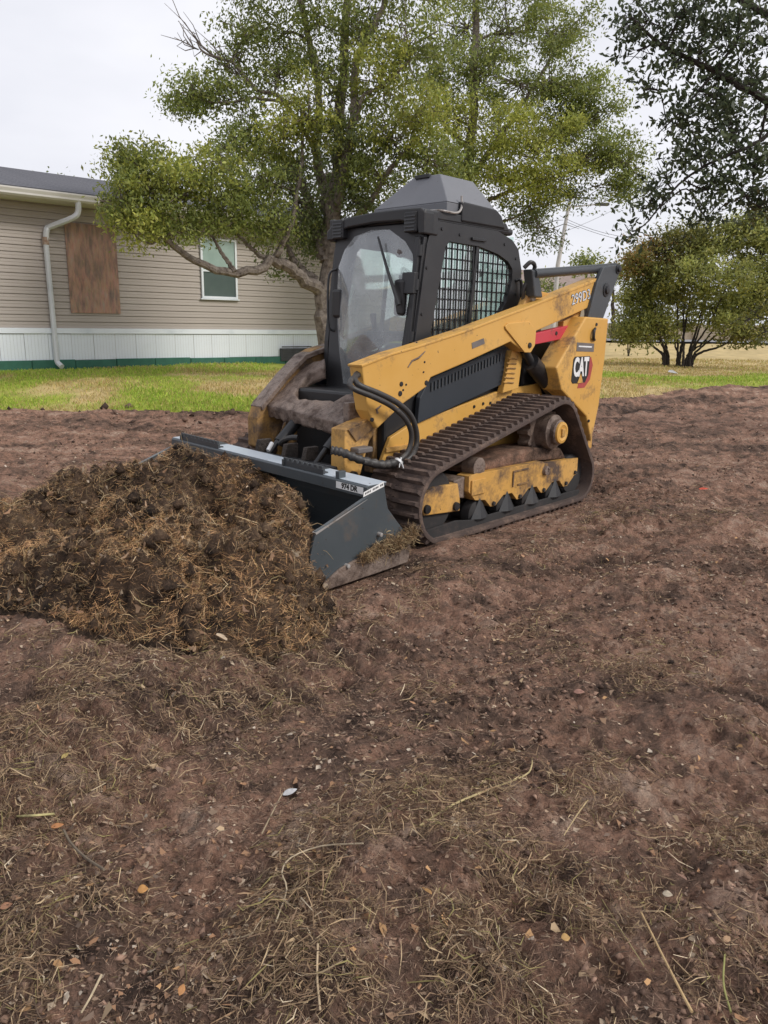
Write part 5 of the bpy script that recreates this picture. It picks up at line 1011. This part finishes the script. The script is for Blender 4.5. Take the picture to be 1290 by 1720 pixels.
for k, (a, b, sag) in enumerate([((940, 362), (1400, 300), 1.2), ((940, 392), (1035, 350), .05), ((950, 372), (1400, 372), .8)]):
    A_ = at(a[0], a[1], 30); B_ = at(b[0], b[1], 24 if k != 1 else 40); t = np.linspace(0, 1, 20)[:, None]; Pw = A_*(1-t)+B_*t; Pw[:, 2] -= sag*4*(t*(1-t))[:, 0]
    o = MB().tube(Pw-Pw[0], .007, 5).build('overhead_wire', VENTM); o.location = tuple(Pw[0]); prop(o, ['overhead wire running right from the top of the light pole', 'slanting overhead wire rising right behind the light pole', 'lower overhead wire running right from the light pole'][k], 'wire', 'overhead wires at the light pole')
# ------------------------------------------------------------------ litter on the soil
def scatter(n, ymin=.75, ymax=9.5, p=1.0, pad=.45):
    y = ymin*(ymax/ymin)**(RNG.random(n)**p); x = (RNG.random(n)*2-1)*(y*.54+pad); k = y < edge_y(x)-.05; return x[k], y[k]
def off_machine(x, y):
    mx, my = to_m(x, y); return ~((mx > -2.1) & (mx < .45) & (abs(my) < 1.0)) & ~((mx > .4) & (mx < 1.2) & (abs(my) < 1.03))
def slope_dirs(x, y, spread=.22):
    n = len(x); a = RNG.random(n)*2*math.pi; e_ = .03; hx = (ground_h(x+e_*np.cos(a), y+e_*np.sin(a), False)-ground_h(x, y, False))/e_
    return np.stack([np.cos(a), np.sin(a), hx+RNG.normal(size=n)*spread], 1)
def humf(x, y):
    v = 0
    for hx, hy, r, h in HUM: v = v+np.exp(-((x-hx)**2+(y-hy)**2)/(r*1.15)**2)
    return np.clip(v, 0, 1)
STRAWPAL = [(.28, .185, .11), (.38, .27, .16), (.19, .125, .08), (.48, .36, .22), (.10, .068, .048), (.26, .22, .09), (.60, .49, .34)]
WTS = [.25, .17, .24, .08, .19, .05, .02]
def lod(y): return 1+.16*y
# crumbs and fine fibres, close to the soil in colour
x, y = scatter(230000, .72, 10, .9); d_ = fbm(x*1.1+3, y*1.1, 151, 3); k = off_machine(x, y) & (RNG.random(len(x)) < .35+1.1*sstep(.38, .62, d_)); x = x[k]; y = y[k]; n = len(x)
S = ribbons(np.stack([x, y, ground_h(x, y)+.002+.006*RNG.random(n)], 1), slope_dirs(x, y, .22), (.006+.018*RNG.random(n)**1.5)*lod(y), (.0009+.0013*RNG.random(n))*(1+.22*y), pick_tints([(.05, .032, .024), (.14, .086, .062), (.25, .16, .112), (.37, .25, .175), (.52, .39, .275)], n, .22, [.20, .26, .27, .18, .09]), 1, .1)
o = np_obj('soil_fibres', S[0], S[1], STRAW, None, S[2]); prop(o, 'fine brown root fibres and crumbs covering the scraped soil', 'fibres', kind='stuff')
x, y = scatter(230000, .75, 9.5, .9); _a, _b = to_m(x, y); d_ = .55*fbm(_a*.7, _b*2.6, 131, 3)+.45*fbm(x*1.6, y*1.6, 132, 3); hmm = humf(x, y); mod = sstep(.32, .6, fbm(x*5, y*5, 133, 2)); k = (RNG.random(len(x)) < np.clip((d_-.50)*5.0, .02, .8)*.36+.85*hmm*mod**1.8) & off_machine(x, y); x = x[k]; y = y[k]; n = len(x); hm = humf(x, y)
ln_ = (.010+.055*RNG.random(n)**2.6)*(1+.5*hm); dirs = slope_dirs(x, y, .18); dirs[:, 2] += hm*RNG.random(n)*.5
S = ribbons(np.stack([x, y, ground_h(x, y)+.003+.010*RNG.random(n)*(1+2.0*hm)], 1), dirs, ln_, (.0010+.0016*RNG.random(n)**2)*lod(y)*(1+.25*hm), pick_tints(STRAWPAL, n, .2, WTS), 2, .35)
o = np_obj('straw_litter', S[0], S[1], STRAW, None, S[2]); prop(o, 'brown and tan grass clippings strewn over the bare soil', 'clippings', kind='stuff')
def flakes(pos, size, tint, tilt=.35):
    n = len(pos); a0 = RNG.random((n, 1))*6.3; an = a0+np.array([[0, 1.2, 2.6, 3.5, 5.0]])+RNG.normal(size=(n, 5))*.25; rr = size[:, None]*(.25+.75*RNG.random((n, 5))); st = .45+.5*RNG.random((n, 1))
    lx = rr*np.cos(an); ly = rr*np.sin(an)*st; ra = RNG.random((n, 1))*6.3; X_ = lx*np.cos(ra)-ly*np.sin(ra); Y_ = lx*np.sin(ra)+ly*np.cos(ra); t1 = RNG.normal(size=(n, 1))*tilt; t2 = RNG.normal(size=(n, 1))*tilt
    V_ = np.stack([X_, Y_, X_*t1+Y_*t2+RNG.normal(size=(n, 5))*size[:, None]*.10], -1)+pos[:, None]; return V_.reshape(-1, 3), (np.arange(n)*5)[:, None]+np.arange(5)[None], np.repeat(tint, 5, 0)
x, y = scatter(32000, .75, 10, .8); k = off_machine(x, y) & (RNG.random(len(x)) < .25+.9*sstep(.42, .6, fbm(x*1.4, y*1.4+4, 137, 3))); x = x[k]; y = y[k]; n = len(x)
S = flakes(np.stack([x, y, ground_h(x, y)+.006], 1), (.004+.010*RNG.random(n)**2)*(1+.13*y), pick_tints([(.30, .21, .145), (.42, .33, .24), (.24, .15, .10), (.33, .19, .11), (.17, .12, .09), (.52, .44, .35)], n, .2, [.25, .15, .22, .12, .2, .06]))
x, y = scatter(650, .75, 6); k = off_machine(x, y); x = x[k]; y = y[k]; n = len(x); S = joinsets(S, flakes(np.stack([x, y, ground_h(x, y)+.014], 1), .010+.011*RNG.random(n), pick_tints([(.46, .27, .13), (.44, .32, .20), (.36, .20, .11), (.30, .19, .12)], n, .18), .45))
o = np_obj('leaf_litter', S[0], S[1], STRAW, None, S[2]); prop(o, 'small scraps of dead leaf and wood chip scattered on the soil', 'leaf litter', kind='stuff')
# clods
octv = np.array([(1, 0, 0), (-1, 0, 0), (0, 1, 0), (0, -1, 0), (0, 0, 1), (0, 0, -1)], float); octf = np.array([(0, 2, 4), (2, 1, 4), (1, 3, 4), (3, 0, 4), (2, 0, 5), (1, 2, 5), (3, 1, 5), (0, 3, 5)])
def clods(x, y, r, pal, wts, name, label):
    n = len(x); Vc = octv[None]*(r[:, None, None]*(.5+.9*RNG.random((n, 6, 1)))); Vc[:, :, 2] *= .7; a = RNG.random(n)*6.3; ca, sa = np.cos(a)[:, None], np.sin(a)[:, None]; tl = RNG.normal(size=(n, 1))*.5
    Vc = np.stack([Vc[:, :, 0]*ca-Vc[:, :, 1]*sa, Vc[:, :, 0]*sa+Vc[:, :, 1]*ca, Vc[:, :, 2]+tl*Vc[:, :, 0]], -1)+np.stack([x, y, ground_h(x, y)+r*.25], 1)[:, None]
    o = np_obj(name, Vc.reshape(-1, 3), ((np.arange(n)*6)[:, None, None]+octf[None]).reshape(-1, 3), STRAW, None, np.repeat(pick_tints(pal, n, .2, wts), 6, 0)); prop(o, label, 'soil', kind='stuff')
SOILPAL = [(.07, .044, .033), (.14, .088, .065), (.23, .145, .105), (.34, .215, .155)]
x, y = scatter(46000, .72, 11.5, .95); _a, _b = to_m(x, y); k = off_machine(x, y) & (RNG.random(len(x)) < .15+.9*sstep(.42, .62, .5*fbm(x*1.2+9, y*1.2, 141, 3)+.5*fbm(_a*.8, _b*3, 143, 3))); x = x[k]; y = y[k]
clods(x, y, (.0022+.0095*RNG.random(len(x))**3.4)*(1+.10*y), SOILPAL, [.15, .35, .33, .17], 'soil_clods', 'loose brown soil crumbs lying on the scraped ground')
n = 2600; x = RNG.uniform(-6.5, -.6, n); y = edge_y(x)-.22+RNG.normal(size=n)*.16; k = RNG.random(n) < .02+1.3*sstep(.54, .72, fbm(x*1.1, x*0+.7, 61, 2)); x = x[k]; y = y[k]
clods(x, y, .018+.05*RNG.random(len(x))**2, SOILPAL[:3], [.5, .35, .15], 'edge_clods', 'dark churned clods along the left edge of the lawn')
# single stalks, sticks and leaves that stand out
def stalk(name, label, cat, pix, r0, r1, col, lift=.026):
    P_ = []
    for px, py in pix:
        p = at_z(px, py, 0)
        for _ in range(4): p = at_z(px, py, float(ground_h(p[0], p[1])))
        P_.append(p)
    P_ = smooth_path(np.array(P_), 16); P_[:, 2] += lift; c = P_.mean(0)
    m, nt, b = new_mat(name+'_colour'); nn = noise_node(nt, 40, 3); rr = ramp_node(nt, [tuple(np.array(col)*.7), col], [.35, .65]); nt.links.new(nn.outputs['Fac'], rr.inputs[0]); nt.links.new(rr.outputs[0], b.inputs['Base Color']); b.inputs['Roughness'].default_value = .8
    o = MB().tube(P_-c, np.linspace(r0, r1, len(P_)), 6).build(name, m, None, 0, True); o.location = tuple(c); prop(o, label, cat); return o
PALE = (.48, .36, .19)
stalk('grass_stalk', 'long pale bent grass stalk lying across a low mat of clippings', 'stalk', [(705, 1402), (760, 1366), (820, 1340), (880, 1316), (892, 1300), (893, 1285)], .0035, .002, (.50, .40, .20))
stalk('grass_stalk', 'straight straw coloured stalk at the lower right corner', 'stalk', [(1075, 1548), (1110, 1620), (1140, 1680), (1160, 1718)], .0022, .0034, (.52, .36, .18))
stalk('grass_stalk', 'curved pale straw hooked over the mat in the lower middle', 'stalk', [(610, 1432), (540, 1436), (490, 1455), (474, 1480), (482, 1510), (464, 1565)], .0022, .0018, (.50, .40, .27))
stalk('grass_stalk', 'upright pale straw at the bottom edge left of centre', 'stalk', [(534, 1603), (533, 1660), (538, 1716)], .0020, .0024, (.5, .38, .24))
stalk('grass_stalk', 'pale straw leaning near the bottom left', 'stalk', [(172, 1655), (155, 1690), (138, 1720)], .0026, .002, (.5, .4, .26))
stalk('stick', 'short dark curved stick beside an orange leaf on the left', 'stick', [(108, 1408), (120, 1430), (145, 1455), (176, 1476)], .0042, .0036, (.17, .13, .09))
stalk('grass_stalk', 'thin tan stalk under the white plastic scrap', 'stalk', [(475, 1345), (462, 1370), (440, 1415)], .0018, .0022, (.36, .28, .18))
stalk('grass_stalk', 'short stiff straw to the right of the low mat', 'stalk', [(990, 1352), (970, 1380), (946, 1418)], .0022, .0014, PALE)
stalk('grass_stalk', 'short pale stubs of cut stem at the left edge', 'stalk', [(30, 1385), (60, 1384), (92, 1381)], .0032, .0032, (.5, .44, .2))
stalk('grass_stalk', 'olive blade angled in the lower right', 'stalk', [(1000, 1510), (1030, 1560), (1080, 1640)], .0016, .0012, (.34, .28, .13))
stalk('grass_stalk', 'greenish blade rising at the bottom right edge', 'stalk', [(1215, 1620), (1213, 1670), (1225, 1718)], .0018, .0024, (.30, .29, .10))
stalk('grass_stalk', 'thin straw sticking out above the heap on the left', 'stalk', [(40, 780), (52, 800), (68, 822)], .003, .003, (.25, .17, .10), .05)
def leaf(label, px, py, L, ang, col, asp=.45, name='fallen_leaf', cat='leaf'):
    p = at_z(px, py, 0)
    for _ in range(4): p = at_z(px, py, float(ground_h(p[0], p[1])))
    m, nt, b = new_mat('fallen_leaf_colour'); nn = noise_node(nt, 60, 3); rr = ramp_node(nt, [tuple(np.array(col)*.65), col], [.35, .65]); nt.links.new(nn.outputs['Fac'], rr.inputs[0]); nt.links.new(rr.outputs[0], b.inputs['Base Color']); b.inputs['Roughness'].default_value = .7
    V_ = []; F_ = []; N_ = 8
    for i in range(N_+1):
        t = i/N_; w = L*asp*.5*math.sin(math.pi*t**.85)**.9; zz = .012*L*8*(t-.5)**2+.004; V_ += [((t-.5)*L, -w, zz+w*.35), ((t-.5)*L, 0, zz), ((t-.5)*L, w, zz+w*.45)]
    for i in range(N_): F_ += [(3*i, 3*i+3, 3*i+4, 3*i+1), (3*i+1, 3*i+4, 3*i+5, 3*i+2)]
    o = MB().add(V_, F_).build(name, m, None, 0, True); o.location = (p[0], p[1], p[2]+.020); o.rotation_euler = (R_(18), R_(random.uniform(-10, 10)), ang)
    md = o.modifiers.new('thickness', 'SOLIDIFY'); md.thickness = .0006; prop(o, label, cat); return o
ORG = (.46, .20, .075)
for args in [('orange brown leaf lying beside the dark stick on the left', 97, 1400, .035, .5, ORG), ('small orange leaf tip just below the larger leaf on the left', 80, 1430, .024, 1.4, (.42, .21, .10)), ('bright orange round leaf left of centre', 241, 1508, .026, .3, (.52, .26, .08), .85),
             ('upright orange pointed leaf at the bottom left', 305, 1679, .028, 1.5, (.50, .24, .09), .5), ('yellow leaf standing in the mat at the left', 110, 1281, .030, 1.2, (.50, .38, .13)), ('pale tan leaf right of the yellow leaf', 161, 1290, .028, .9, (.48, .36, .25), .6), ('pink brown leaf on the soil right of centre', 972, 1172, .042, -.3, (.36, .19, .14), .6),
             ('orange leaf on its edge in the lower middle', 716, 1512, .032, 2.3, (.42, .23, .08)), ('yellow brown round leaf in the lower right', 948, 1590, .022, .2, (.48, .29, .10), .8), ('tan orange leaf near the right bottom edge', 1218, 1592, .022, .5, (.44, .27, .15), .6), ('pink brown folded leaf at the right below the middle', 1142, 1487, .034, 2.1, (.30, .17, .12), .5), ('small orange leaf in the middle of the bare soil', 397, 1411, .022, 1.7, (.44, .24, .13)), ('cream leaf fleck left of centre on the soil', 385, 1277, .020, 1.9, (.5, .42, .32)),
             ('yellow leaf on the mat beside the hooked straw', 484, 1468, .024, 1.5, (.42, .30, .12)), ('pale leaf fleck right of centre on the soil', 553, 1290, .022, 1.3, (.46, .36, .28), .45), ('orange leaf pair remains at the left edge', 12, 1536, .028, .6, (.36, .18, .10), .6), ('cream leaf at the right among clippings', 1120, 1516, .024, -.4, (.55, .46, .34), .7), ('small tan leaf at the upper left of the near soil', 290, 1136, .03, .4, (.42, .30, .22), .7)]: leaf(*args)
leaf('white plastic scrap on a thin stalk left of centre', 487, 1342, .05, .6, (.55, .55, .56), .4, 'plastic_scrap', 'scrap')
leaf('red plastic scrap on the soil right of the track', 1181, 826, .10, .3, (.55, .07, .03), .3, 'plastic_scrap', 'scrap')
leaf('small white bag scrap lying on the lawn before the shrub', 1131, 629, .28, .3, (.7, .7, .68), .6, 'plastic_scrap', 'scrap')
print('done', sum(len(o.data.polygons) for o in bpy.data.objects if o.type == 'MESH'))
